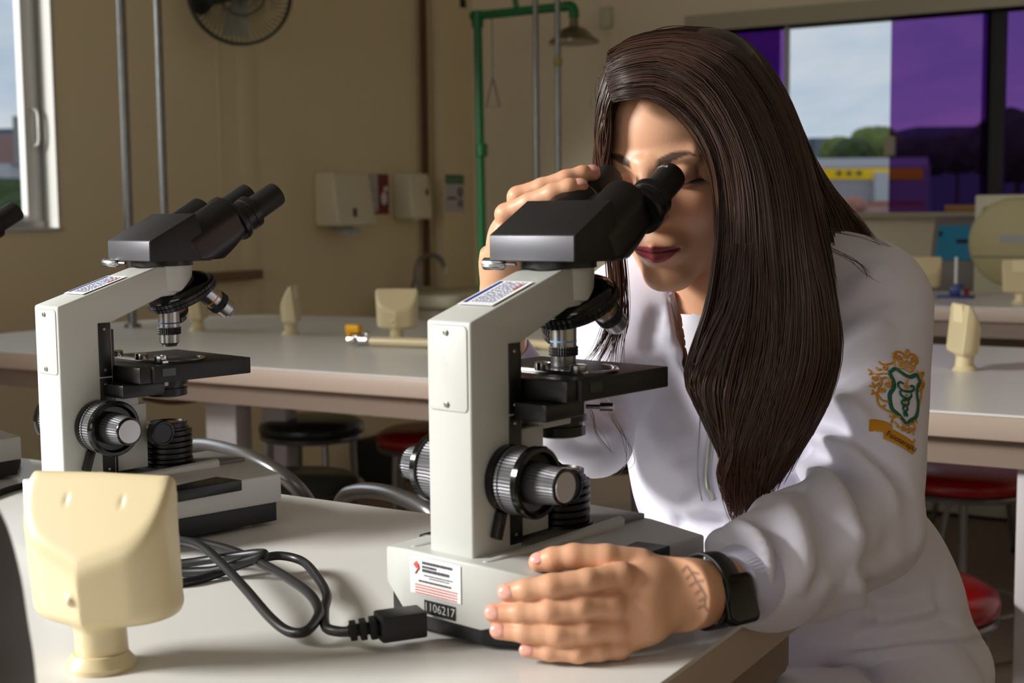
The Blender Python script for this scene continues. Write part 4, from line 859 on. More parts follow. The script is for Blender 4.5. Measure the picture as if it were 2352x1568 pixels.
LH = Hand(lw, lfo, LHf, LHt, wr=(.0185, .0200), flatdir=at(1400, 1400, 1.0)-at(1400, 1400, 1.1))
ps = np.array([x for F in LHf+[LHt] for x in F[0]] + [lw, lfo]); v1, f1 = nets(LH.sdf, ps.min(0)-.035, ps.max(0)+.035, .0014)
rw = at(1162, 615, 1.285); rfo = at(1150, 800, 1.325)
RHf = [fing([(1190, 452, 1.262), (1245, 430, 1.254), (1300, 412, 1.250), (1338, 400, 1.252), (1362, 398, 1.256)], [.0098, .0084, .0085, .0077, .0070]),
       fing([(1162, 492, 1.245), (1215, 466, 1.232), (1270, 444, 1.222), (1308, 430, 1.218), (1334, 430, 1.220)], [.0100, .0086, .0088, .0078, .0072]),
       fing([(1156, 535, 1.250), (1200, 520, 1.238), (1255, 508, 1.232), (1290, 500, 1.236), (1315, 495, 1.240)], [.0098, .0084, .0085, .0077, .0070]),
       fing([(1164, 568, 1.256), (1190, 562, 1.246), (1230, 552, 1.242), (1262, 545, 1.244), (1285, 540, 1.246)], [.0088, .0074, .0074, .0066, .0060])]
RHt = fing([(1190, 560, 1.295), (1240, 520, 1.305), (1290, 480, 1.310), (1330, 460, 1.312), (1352, 450, 1.312)], [.0135, .0110, .0098, .0092, .0078])
RH = Hand(rw, rfo, RHf, RHt, wr=(.0175, .0220), flatdir=at(1150, 560, 1.2)-at(1190, 560, 1.3))
ps = np.array([x for F in RHf+[RHt] for x in F[0]] + [rw, rfo]); v2, f2 = nets(RH.sdf, ps.min(0)-.035, ps.max(0)+.035, .0016)
def handcol(v, H, red=.5):
    c = np.tile(SK*.96, (len(v), 1))
    for F in H.f + [H.t]:
        m = red*np.exp(-np.sum((v-F[0][-1])**2, 1)/.010**2); c = c*(1-m[:, None])+SKR*m[:, None]
        m = .35*np.exp(-np.sum((v-F[0][2])**2, 1)/.007**2)+.3*np.exp(-np.sum((v-F[0][0])**2, 1)/.010**2); c = c*(1-m[:, None])+SKR*m[:, None]
    return c
c1, c2 = handcol(v1, LH, .45), handcol(v2, RH, .9)
# wrist tattoo: a small dark leafy branch on the left wrist
tp = [at(x, y, 1.04) for x, y in ((1578, 1300), (1590, 1315), (1600, 1335), (1612, 1352), (1622, 1370), (1618, 1390), (1625, 1402))]; tl = [(0, (-10, 12)), (1, (14, 2)), (1, (-12, 14)), (2, (15, -2)), (2, (-14, 10)), (3, (-14, 12)), (4, (-14, 10)), (5, (-13, 6))]
segs = list(zip(tp[:-1], tp[1:])) + [(tp[i], tp[i]+RT*dx/FPX-UP*dy/FPX) for i, (dx, dy) in tl]
pj = v1 - CAMP; pj = CAMP + pj/(pj@FW)[:, None]*1.04; m = np.zeros(len(v1))
for a, b in segs: m = np.maximum(m, np.exp(-(np.maximum(cap(pj, a, b, .0), 0)/.0011)**2))
m *= .65*(((v1-CAMP)@FW) < 1.062); c1 = c1*(1-m[:, None]) + np.array(lin((.22, .17, .17)))*m[:, None]
# body core joining head and hands under the clothes
J = dict(sl=at(2005, 705, 1.43), sr=at(1432, 715, 1.45), el=at(1985, 1205, 1.29), er=at(1352, 1015, 1.37), wl=lfo, wr=rfo, pel=at(2010, 1560, 1.56), hl=at(2090, 1720, 1.52), hr=at(1930, 1720, 1.66))
KNL = at(1740, 1720, 1.30); KNR = at(1560, 1640, 1.55)
def tor(p):
    U_ = np.array([1., 1, 1])
    kx, ky, kz = p@KX, p@KY, p[:, 2]
    def kc(x, y, d): c = at(x, y, d); return np.array([c@KX, c@KY, c[2]])
    k = np.stack([kx, ky, kz], 1)
    d = ell(k, kc(1690, 850, 1.475), (.125, .088, .19))
    d = smin(d, ell(k, kc(1745, 1120, 1.47), (.125, .098, .16)), .06)
    d = smin(d, ell(k, kc(1960, 1370, 1.55), (.115, .10, .13)), .06)
    d = smin(d, cap(p, at(1500, 710, 1.46), at(1900, 680, 1.46), .060, .066), .05); d = smin(d, cap(p, at(1850, 625, 1.46), at(2000, 655, 1.45), .040, .045), .03)
    return d
def jacket_sdf(p):
    d = tor(p)
    d = smin(d, cap(p, J['sl'], J['el'], .062, .054), .022)
    d = smin(d, chain(p, [J['el'], at(1850, 1270, 1.21), at(1760, 1312, 1.155), at(1722, 1330, 1.13)], [.056, .056, .047, .038], .02), .012)
    d = smin(d, cap(p, J['sr']+K(.0, 0, 0), at(1372, 1000, 1.40), .050, .036), .025)
    d = smin(d, chain(p, [at(1368, 1015, 1.38), at(1280, 960, 1.36), at(1185, 858, 1.345)], [.038, .034, .027], .01), .01)
    # hip cloth flares over the seat
    d = smin(d, cap(p, at(2080, 1420, 1.56), at(2130, 1540, 1.60), .060, .075), .05)
    # openings
    a = NB + K(.0, -.01, -.03); b = at(1640, 640, 1.37)
    d = smax(d, -cap(p, a, b, .050, .047), .006)
    vn = chain(p, [at(1600, 640, 1.34), at(1608, 715, 1.335), at(1628, 775, 1.34)], [.022, .016, .004]); d = smax(d, -vn, .004)
    return d
def tro(p):
    d = cap(p, at(1990, 1500, 1.58), J['hl'], .11, .10); d = smin(d, cap(p, J['hl'], KNL, .092, .072), .03); d = smin(d, cap(p, J['hr'], KNR, .092, .072), .03); return smin(d, cap(p, J['hl'], J['hr'], .095), .03)
def core(p):
    d = cap(p, NB+K(0, .02, -.03), at(1740, 1100, 1.47), .055, .075); d = smin(d, cap(p, at(1740, 1100, 1.47), J['pel'], .075, .10), .03)
    d = smin(d, cap(p, J['sl'], J['sr'], .040), .04)
    for s in 'lr': d = smin(smin(d, cap(p, J['s'+s], J['e'+s], .038, .032), .02), cap(p, J['e'+s], J['w'+s], .032, .023), .01)
    d = smin(d, cap(p, J['hl'], KNL, .060, .045), .03); d = smin(d, cap(p, J['hr'], KNR, .060, .045), .03)
    hull = np.minimum(jacket_sdf(p), tro(p)) + .012
    keep = np.minimum(np.linalg.norm(p-lfo, axis=1), np.linalg.norm(p-rfo, axis=1)) - .020
    return np.minimum(smax(d, hull, .004), np.maximum(d, keep))
v3, f3 = nets(core, (-.95, .85, .50), (.15, 1.75, 1.22), .010)
V = np.concatenate([hv, v1, v2, v3]); Fq = np.concatenate([hq, f1+len(hv), f2+len(hv)+len(v1), f3+len(hv)+len(v1)+len(v2)]); Cc = np.concatenate([col, c1, c2, np.tile(SK, (len(v3), 1))])
body = npmesh('body', V-PB, Fq, M_skin, PR); setcol(body, Cc)
# finger nails
M_nail = mat('nail_pink', (.90, .66, .60), .22, coat=.3)
vis = -(at(1200, 1400, 1.0)-CAMP); vis /= np.linalg.norm(vis)
for H_, upd in ((LH, vis), (RH, vis*.7+KZ*.7)):
    for k, F in enumerate(H_.f[:4] + [H_.t]):
        if H_ is RH and k in (2, 3, 4): continue
        a, b = F[0][-2], F[0][-1]; dr = b-a; dr /= np.linalg.norm(dr); u = upd + (KZ*.55 if (H_ is LH and k == 4) else 0); n = u - dr*(u@dr); n /= np.linalg.norm(n); r_ = F[1][-1]
        g = G().ball((0, 0, 0), 1, 14, 10, (.0066, .0052 if k != 3 else .0042, .0022)); Fm = frame(b + n*(r_-.0012) - dr*.0015, dr, np.cross(n, dr)); g.xf(Fm); g.v = [q-PB for q in g.v]; build('nail', g, M_nail, body)
# --- jacket
jv, jf = nets(jacket_sdf, (-1.0, .85, .60), (.14, 1.82, 1.30), .0046)
tree_ = BVHTree.FromPolygons(jv.tolist(), jf.tolist())
def cast(x, y, tr=None):
    d = ray(x, y); L = np.linalg.norm(d); h = (tr or tree_).ray_cast(Vector(CAMP), Vector(d/L), 6)
    return (np.array(h[0]), np.array(h[1]), h[3]) if h[0] is not None else None
def vnormals(v, f):
    n = np.cross(v[f[:, 2]]-v[f[:, 0]], v[f[:, 3]]-v[f[:, 1]]); N = np.zeros_like(v)
    for k in range(4): np.add.at(N, f[:, k], n)
    return N/(np.linalg.norm(N, axis=1)[:, None]+1e-12)
def sculpt(v, f, folds, tr=None):
    N = vnormals(v, f); D = np.zeros(len(v))
    for pts, amp, wid in folds:
        amp = amp*1.35
        P = [cast(x, y, tr) for x, y in spline([(a, b, 0) for a, b in pts], 6)[:, :2]]; P = [h[0] for h in P if h is not None]
        if len(P) < 2: continue
        P = np.array(P); lo, hi = P.min(0)-3*wid, P.max(0)+3*wid; ix = np.where(np.all((v > lo) & (v < hi), axis=1))[0]; m = np.full(len(ix), 9.); tt = np.zeros(len(ix))
        for i in range(len(P)-1):
            a, b = P[i], P[i+1]
            if np.linalg.norm(b-a) > .06: continue
            ba = b-a; h = np.clip((v[ix]-a)@ba/(ba@ba+1e-12), 0, 1); e = np.linalg.norm(v[ix]-a-h[:, None]*ba, axis=1); k = e < m; m[k] = e[k]; tt[k] = (i+h[k])/(len(P)-1)
        D[ix] += amp*np.exp(-(m/wid)**2)*np.clip(np.sin(np.clip(tt*.94+.03, 0, 1)*PI)*1.6, .15, 1)
    return v + N*D[:, None]
# soft overall unevenness of the cloth
def cloth_noise(v, f, amp=.0022):
    N = vnormals(v, f); q = v*1.0
    n = np.sin(q[:, 0]*31+3*np.sin(q[:, 2]*17))*np.sin(q[:, 1]*27+2*np.sin(q[:, 0]*21)+1)*np.sin(q[:, 2]*23+2*np.sin(q[:, 1]*19))
    return v + N*(n*amp)[:, None]
R_, V_ = 1, -1
folds = [
 # upper sleeve and shoulder pulls
 ([(1880, 780), (1930, 730), (2000, 690), (2060, 670)], -.004, .010), ([(1900, 840), (1960, 790), (2050, 740)], .005, .012), ([(1890, 900), (1960, 850), (2040, 830), (2110, 815)], -.004, .010),
 ([(1880, 690), (1920, 640), (1985, 600)], -.004, .012), ([(1940, 720), (2000, 640), (2050, 610)], .004, .013), ([(1905, 930), (1990, 900), (2090, 900)], .003, .012),
 # deep tuck at the inner elbow
 ([(1862, 945), (1900, 925), (1960, 945), (1990, 990)], .010, .010), ([(1870, 970), (1930, 985), (1990, 1020), (2050, 1080), (2090, 1140)], -.009, .009), ([(1858, 985), (1900, 1010), (1960, 1040), (2020, 1110), (2060, 1190)], .008, .012),
 ([(1830, 1030), (1880, 1045), (1940, 1090), (1985, 1170), (1995, 1230)], -.008, .010), ([(1818, 1060), (1870, 1085), (1920, 1140), (1945, 1220), (1935, 1290)], .009, .014), ([(1790, 1130), (1830, 1110), (1870, 1150), (1895, 1220), (1885, 1300)], -.006, .010),
 # forearm folds
 ([(1740, 1150), (1790, 1160), (1830, 1220), (1845, 1300), (1830, 1370)], .007, .014), ([(1700, 1190), (1745, 1200), (1785, 1250), (1795, 1320), (1785, 1375)], -.008, .009), ([(1660, 1225), (1705, 1220), (1750, 1260), (1765, 1320), (1755, 1370)], .008, .010),
 ([(1640, 1250), (1690, 1245), (1735, 1290), (1745, 1360)], -.005, .006), ([(1880, 1340), (1930, 1290), (1975, 1220)], .004, .012), ([(1850, 1360), (1900, 1310), (1950, 1280)], -.004, .009),
 ([(2050, 1230), (2020, 1280), (1960, 1310)], -.005, .012), ([(2120, 1190), (2090, 1260), (2020, 1300), (1940, 1330)], .004, .014),
 # chest
 ([(1500, 760), (1490, 860), (1510, 980), (1530, 1090)], .005, .020), ([(1560, 800), (1555, 900), (1580, 1000)], -.004, .016), ([(1465, 820), (1470, 950), (1495, 1060)], -.004, .014), ([(1520, 700), (1500, 760), (1490, 820)], -.004, .010), ([(1575, 720), (1560, 800), (1545, 870)], .004, .012),
 ([(1560, 1170), (1620, 1160), (1700, 1175)], .008, .012), ([(1540, 1205), (1600, 1210), (1680, 1200)], -.008, .012), ([(1560, 1240), (1620, 1250), (1660, 1230)], .005, .012), ([(1560, 1060), (1590, 1110), (1640, 1140)], .004, .015),
 # waist and hip
 ([(1930, 1330), (1965, 1350), (1980, 1400), (2010, 1420)], .007, .010), ([(1985, 1310), (2000, 1350), (2030, 1385), (2080, 1380), (2140, 1370)], -.006, .010), ([(2010, 1440), (2080, 1410), (2160, 1395)], .006, .012), ([(1960, 1460), (2040, 1440), (2120, 1430), (2200, 1425)], -.006, .009),
 ([(1940, 1490), (2040, 1475), (2150, 1462), (2250, 1458)], .007, .008), ([(1930, 1508), (2040, 1492), (2150, 1480), (2260, 1478)], -.006, .006), ([(2150, 1330), (2170, 1400), (2200, 1450)], -.004, .010),
 # right elbow
 ([(1300, 960), (1350, 985), (1420, 1000)], .005, .010), ([(1300, 1010), (1350, 1030), (1400, 1020)], -.005, .008), ([(1310, 740), (1330, 790), (1360, 830)], -.003, .010), ([(1360, 930), (1400, 950), (1430, 990)], -.004, .008)]
jv2 = cloth_noise(sculpt(jv, jf, folds), jf, .0016)
M_jack = mat('white_jacket_cloth', (.87, .86, .915), .72, sheen=.25, bump=.12, bscale=1400)
jacket = npmesh('jacket', jv2-PB, jf, M_jack, PR); tree_ = BVHTree.FromPolygons(jv2.tolist(), jf.tolist())
md = jacket.modifiers.new('smooth', 'SMOOTH'); md.factor = .5; md.iterations = 1
def ribbon(name, pxs, w, m, par, off=.0008, n=6, tr=None, th=.0008, g=None, loc=None):
    P = []
    for x, y in spline([(a, b, 0) for a, b in pxs], n)[:, :2]:
        h = cast(x, y, tr)
        if h is not None: P.append((h[0], h[1] if h[1]@(CAMP-h[0]) > 0 else -h[1]))
    g0 = g or G(); W_ = w if not np.isscalar(w) else np.full(len(P), w); run = []
    def flush(run):
        if len(run) < 2: return
        C_ = np.array([p for p, _, _ in run]); Nn = np.array([q for _, q, _ in run]); T = np.gradient(C_, axis=0); T /= np.linalg.norm(T, axis=1)[:, None]+1e-9; S_ = np.cross(T, Nn); S_ /= np.linalg.norm(S_, axis=1)[:, None]+1e-9
        ww = np.array([x for _, _, x in run])[:, None]; a = C_+S_*ww/2+Nn*off; b = C_-S_*ww/2+Nn*off; c = C_+Nn*(off+th); v = np.empty((len(run)*3, 3)); v[0::3] = a; v[1::3] = c; v[2::3] = b
        g0.add(v-PB, [(i*3+k, i*3+k+1, i*3+k+4, i*3+k+3) for i in range(len(run)-1) for k in (0, 1)])
    for i, (p, nn) in enumerate(P):
        if run and np.linalg.norm(p-run[-1][0]) > .06: flush(run); run = []
        run.append((p, nn, W_[min(i, len(W_)-1)]))
    flush(run)
    if g is None and g0.v: return build(name, g0, m, par)
M_zip = mat('zip_metal', (.72, .72, .66), .35, .6); M_stitch = mat('stitch', (.74, .73, .79), .8)
ribbon('zip_tape', [(1642, 925), (1632, 1000), (1624, 1080), (1626, 1120), (1638, 1148)], .0085, M_stitch, jacket, .0006)
zp = ribbon('zip', [(1642, 925), (1632, 1000), (1624, 1080), (1626, 1120), (1638, 1148)], .0036, M_zip, jacket, .0016)
ribbon('seam', [(1612, 830), (1608, 950), (1602, 1080), (1612, 1150)], .0008, M_stitch, jacket, .0004); ribbon('seam', [(1690, 830), (1672, 950), (1655, 1080), (1660, 1150)], .0008, M_stitch, jacket, .0004)
h = cast(1648, 812); 
if h is not None: build('zip_pull', G().xf(Matrix.Identity(4)) if False else G().tube([h[0]-PB+vis*.004+KZ*.014, h[0]-PB+vis*.006, h[0]-PB+vis*.005-KZ*.012], .0022, 8).torus(h[0]-PB+vis*.005-KZ*.016, vis, .004, .0011, 20, 6), M_zip, jacket)
# collar flaps along the neck opening
def flap(name, top, bot, m, th=.003):
    a = spline([at(*q) for q in top], 8)-PB; b = spline([at(*q) for q in bot], 8)-PB; n = len(a); g = G(); rows = []
    nrm = np.cross(np.gradient(a, axis=0), b-a); nrm /= np.linalg.norm(nrm, axis=1)[:, None]+1e-9
    for t in np.linspace(0, 1, 6): rows.append(a*(1-t)+b*t+nrm*th*math.sin(PI*t))
    for t in np.linspace(1, 0, 6): rows.append(a*(1-t)+b*t-nrm*th*math.sin(PI*t)*.4)
    v = np.stack(rows, 1).reshape(-1, 3); m_ = 12; g.add(v, [(i*m_+k, i*m_+(k+1) % m_, (i+1)*m_+(k+1) % m_, (i+1)*m_+k) for i in range(n-1) for k in range(m_)]); return build(name, g, m, jacket, welded=True)
ribbon('collar', [(1540, 672), (1549, 708), (1571, 752), (1608, 800), (1648, 834)], .013, M_jack, jacket, .0012, 8, th=.0035)
# shirt under the jacket
sv, sf = nets(lambda p: smin(cap(p, at(1640, 800, 1.448), at(1650, 700, 1.405), .062, .053), ell(p, at(1690, 880, 1.49), (.08, .07, .12)), .02), (-.55, 1.0, .95), (-.1, 1.5, 1.21), .004)
k = sv[:, 2]; fm = sf[np.all(k[sf] < NB[2]+.017, axis=1)]
shirt = npmesh('shirt', sv-PB, fm, mat('white_shirt', (.86, .85, .88), .8), PR)
# cuffs
def cuff(name, a, b, ra, rb, m, n=64, flute=True):
    g = G().lathe((0, 0, 0), (0, 0, 1), [(0, ra*.92), (0, ra), (.003, ra*1.03), (1, rb*1.03), (1, rb*.90)], n, 1 if flute else 0, .0006); L = np.linalg.norm(b-a)
    g.v = [np.stack([q[:, 0], q[:, 1]*1.0, q[:, 2]*L if True else q[:, 2]], 1) for q in g.v]; F = frame(a-PB, np.cross(b-a, KZ), np.cross(b-a, np.cross(b-a, KZ))); F[:3, 2] = (b-a)/L; F[:3, 0] = np.cross(F[:3, 1], F[:3, 2]); return build(name, g.xf(F), m, jacket, ang=70)
cuff('cuff', at(1668, 1350, 1.090), at(1745, 1330, 1.142), .0275, .0370, mat('cuff_rib', (.80, .80, .90), .8), 120)
cuff('cuff', at(1158, 812, 1.332), at(1190, 862, 1.347), .0265, .0285, mat('cuff_rib', (0, 0, 0)), 120)
# trousers
pv, pf = nets(tro, (-.95, .80, .38), (.15, 1.85, .84), .006)
trt = BVHTree.FromPolygons(pv.tolist(), pf.tolist())
pv = cloth_noise(sculpt(pv, pf, [([(1980, 1500), (2000, 1540), (2010, 1568)], -.008, .010), ([(1760, 1540), (1850, 1500), (1930, 1480)], .008, .012), ([(1720, 1560), (1800, 1530), (1900, 1520)], -.006, .01)], trt), pf, .003)
npmesh('trousers', pv-PB, pf, M_jack, PR)
def shin(a, b, nm='trouser_leg'): return cap
# lower legs and shoes, out of frame beneath the bench
for kn, dx in ((KNL, 0.0), (KNR, .02)):
    ft = np.array([kn[0]-.02, kn[1]+.02, .09]); g = G().tube(spline([kn-PB+np.array([0, 0, -.01]), (kn*.5+ft*.5)-PB, ft-PB], 6), [.062]*6+[.05]*6+[.045], 20); build('trouser_leg', g, M_jack, PR)
    g = G().ball(ft-PB+np.array([-.03, -.05, -.045]), 1, 20, 12, (.042, .12, .042)); build('shoe', g, M_paper, PR)
# --- sleeve crest
def cc(x, y): return (1960+x/5.6, 780+y/5.6)
CRG = mat('crest_green', (.05, .36, .27), .6); CRO = mat('crest_gold', (.80, .55, .10), .6)
crest = None
def poly(lst, w, m, nm):
    g = G()
    for L_ in lst: ribbon(nm, [cc(*q) for q in L_], w, m, jacket, .0009, 5, g=g)
    return build(nm, g, m, jacket) if g.v else None
poly([[(455, 428), (500, 400), (540, 375), (620, 432), (720, 483), (808, 455), (832, 500), (850, 545), (818, 620), (812, 700), (828, 820), (822, 910), (795, 1000), (730, 1045), (680, 1088), (640, 1040), (575, 965), (500, 900), (475, 830), (463, 740), (470, 690), (515, 620), (512, 540), (480, 470), (455, 428)]], .0042, CRG, 'crest_shield')
poly([[(640, 575), (600, 548), (570, 575), (585, 620), (640, 660), (705, 670), (745, 665), (770, 640), (768, 605), (740, 600), (722, 612)], [(600, 660), (600, 700), (650, 745), (720, 770)], [(735, 690), (738, 730), (680, 770), (620, 780)], [(615, 785), (625, 830), (680, 855), (690, 900)], [(700, 780), (700, 830), (640, 860), (635, 905)], [(640, 905), (660, 940), (685, 960), (675, 995)], [(688, 900), (665, 930), (645, 950), (660, 990)]], .0026, CRG, 'crest_serpent')
sp = []
def spiral(cx, cy, r, a0, turns, sgn=1, n=12): return [(cx+r*(1-i/n*.8)*math.cos(a0+sgn*turns*2*PI*i/n), cy+r*(1-i/n*.8)*math.sin(a0+sgn*turns*2*PI*i/n)) for i in range(n+1)]
sp += [[(325, 280), (350, 310), (400, 325), (460, 315), (520, 290), (500, 260)], spiral(400, 370, 38, -1.2, 1.1), [(190, 390), (230, 430), (215, 455), (195, 460)], [(290, 360), (320, 400), (350, 385)], [(230, 430), (300, 450), (370, 440), (450, 440)],
       spiral(265, 500, 42, -.6, 1.1), [(310, 470), (350, 520), (355, 580), (325, 640), (305, 720), (310, 800), (345, 860), (420, 910), (500, 945)], spiral(440, 580, 48, -1.5, 1.3), [(355, 520), (400, 490), (450, 500), (490, 540)], [(205, 600), (250, 605), (300, 590), (330, 560)], [(240, 555), (265, 600), (270, 635)], spiral(385, 660, 36, 2.4, 1.1),
       [(225, 705), (270, 690), (300, 720)], [(240, 650), (265, 685), (320, 680)], [(320, 720), (370, 780), (450, 800)], [(345, 860), (390, 860), (405, 840)], [(500, 945), (520, 970), (495, 965)], [(455, 985), (500, 1010), (480, 1080)], [(500, 1010), (560, 990), (620, 1010)], [(520, 1060), (570, 1110), (555, 1130)], spiral(630, 1140, 34, -.5, 1.2), spiral(700, 1170, 40, -1.5, 1.2),
       [(620, 1060), (650, 1100), (700, 1090), (760, 1080), (790, 1130), (760, 1180)], [(760, 1060), (800, 1040), (815, 1080)], [(740, 1130), (770, 1180), (765, 1230)], [(810, 400), (850, 440), (890, 420), (895, 450), (870, 480)], [(850, 440), (880, 530), (860, 600), (870, 700), (850, 800), (830, 900)], spiral(850, 640, 26, 0, 1.1), [(905, 570), (890, 620), (870, 640)], [(885, 520), (900, 560), (880, 600)],
       spiral(530, 205, 34, 2.6, 1.2, -1), spiral(770, 250, 40, .5, 1.2), spiral(590, 230, 30, 0, 1), [(530, 240), (590, 300), (600, 375), (660, 380), (740, 420), (790, 330), (820, 290), (815, 230), (760, 190), (715, 200)], [(500, 190), (550, 155), (620, 170), (650, 220), (680, 250)], [(690, 125), (665, 175), (680, 240), (715, 180), (690, 125)], [(600, 300), (680, 320), (780, 340)], [(605, 335), (680, 355), (770, 375)], [(620, 260), (650, 300), (690, 280), (730, 310), (750, 270)],
       [(520, 300), (535, 360)], [(690, 510), (672, 590), (680, 650)], [(650, 610), (690, 600), (700, 640)], [(660, 710), (690, 720)], [(650, 800), (680, 830)], [(780, 1280), (775, 1330)]]
poly(sp, .0022, CRO, 'crest_scrollwork')
g = G()
for i in range(7):
    f_ = (i-3)/3*50
    ribbon('b', [cc(x, y+f_*(1.0)) for x, y in ((200+abs(f_)*.0, 1100), (300, 1105), (400, 1125), (490, 1170))], .0042, CRO, jacket, .0006, 5, g=g)
    ribbon('b', [cc(x, y+f_*1.15) for x, y in ((390, 1190), (480, 1230), (580, 1280), (680, 1340), (765, 1400))], .0044, CRO, jacket, .0007, 5, g=g)
build('crest_banner', g, CRO, jacket)
v, f = textmesh('Fisioterapia', 100); v[:, 0] -= v[:, 0].min(); g = G(); vv = []; ok = True
ang_ = math.atan2(1400-1205, 765-425)
for q in v:
    if True:
        x, y = q[0]*.92, -q[1]; h = cast(*cc(425+x*math.cos(ang_)-y*math.sin(ang_), 1215+x*math.sin(ang_)+y*math.cos(ang_))); vv.append(None if h is None else h[0]+(h[1] if h[1]@vis > 0 else -h[1])*.0024)
gd = [q for q in f if all(vv[i] is not None for i in q) and max(np.linalg.norm(vv[q[0]]-vv[i]) for i in q) < .02]
if gd: g.add([(q if q is not None else PB)-PB for q in vv], gd); build('crest_text', g, mat('crest_dark', (.12, .15, .10), .7), jacket, smooth=False)
# --- wristwatch
wc = at(1630, 1356, 1.073); wa = lfo-lw; wa /= np.linalg.norm(wa)
wt = thing('wristwatch', '', '', tuple(wc-PB)); del wt['label']; del wt['category']; wt.parent = PR; wt['label'] = 'black wristwatch'
nn = -(at(1640, 1352, 1.0)-CAMP); nn /= np.linalg.norm(nn); nn = nn - wa*(nn@wa); nn /= np.linalg.norm(nn); ss = np.cross(wa, nn)
P = [nn*.0232*math.cos(a)+ss*.0282*math.sin(a) for a in np.linspace(0, 2*PI, 49)[:-1]]
g = G(); n_ = len(P)
v = []
for p in P:
    o_ = p/np.linalg.norm(p)
    for dx, dr in ((-.0105, 0), (-.0105, .0022), (.0105, .0022), (.0105, 0)): v.append(p + wa*dx + o_*dr)
g.add(v, [(i*4+k, i*4+(k+1) % 4, ((i+1) % n_)*4+(k+1) % 4, ((i+1) % n_)*4+k) for i in range(n_) for k in range(4)])
build('strap', g, mat('watch_strap', (.045, .042, .045), .5), wt, bevel=.0006)
fa = nn*.80 + KX*.45 - KZ*.1; fa -= wa*(fa@wa)*.75; fa /= np.linalg.norm(fa); fa = nn + vis*.35; fa /= np.linalg.norm(fa)
up_ = KZ - fa*(KZ@fa); up_ /= np.linalg.norm(up_); Fm = frame(nn*.0250 + wa*.004 - KZ*.010, np.cross(up_, fa), up_)
build('case', G().slab(rrect(-.0165, -.0195, .0165, .0195, .007), -.005, .0045).xf(Matrix(Fm.tolist())), mat('watch_case', (.06, .055, .06), .25, .5), wt, bevel=.002, seg=3)
build('screen', G().slab(rrect(-.0140, -.0170, .0140, .0170, .006), .0040, .0056).xf(Matrix(Fm.tolist())), mat('watch_glass', (.02, .018, .022), .08), wt, bevel=.0008)
build('side_button', G().lathe(Fm[:3, 3]-Fm[:3, 0]*.0165+Fm[:3, 1]*.008, -Fm[:3, 0], [(0, .003), (.0015, .003)], 16).lathe(Fm[:3, 3]-Fm[:3, 0]*.0165-Fm[:3, 1]*.002, -Fm[:3, 0], [(0, .0022), (.001, .0022)], 16), M_chrome, wt)
# --- hair
M_hair = tintmat('dark_brown_hair', .32, 0, spec=.5, bump=0); M_hair.node_tree.nodes['Principled BSDF'].inputs['Anisotropic'].default_value = .4
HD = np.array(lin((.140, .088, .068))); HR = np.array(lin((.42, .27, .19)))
def capsdf(p):
    q = w2h(p); d = ell(q, (0, -.014, .025), (.0735, .0905, .0725))
    d = smin(d, ell(q, (.030, -.035, .02), (.058, .075, .09)), .03)
    hl_ = .036 + .35*(q[:, 2]-.060)*0
    front = q[:, 1] - np.where(q[:, 2] > .062, (.052+.5*(q[:, 2]-.062)), .010 + (q[:, 2]-.0)*.55)         # remove hair in front of this
    d = smax(d, front*.8, .006)
    d = smax(d, -(q[:, 2]+.075), .01)
    return d
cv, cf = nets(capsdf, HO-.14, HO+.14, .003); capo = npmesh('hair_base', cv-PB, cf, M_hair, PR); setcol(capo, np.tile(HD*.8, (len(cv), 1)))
hairbase = capo
class Strands:
    def __init__(s): s.g = G(); s.c = []
    def add(s, P, r, c, k=4):
        n = len(P); R = r*np.sin(np.linspace(.35, PI*.97, n))**.5; s.g.tube(P-PB, R, k, cap=False); t = np.repeat(np.linspace(0, 1, n), k)[:, None]; s.c += list(c*(1-.10*t) + (HR-HD)*.38*t*t)  # browner towards the tips: light on the lower hair put into the colour
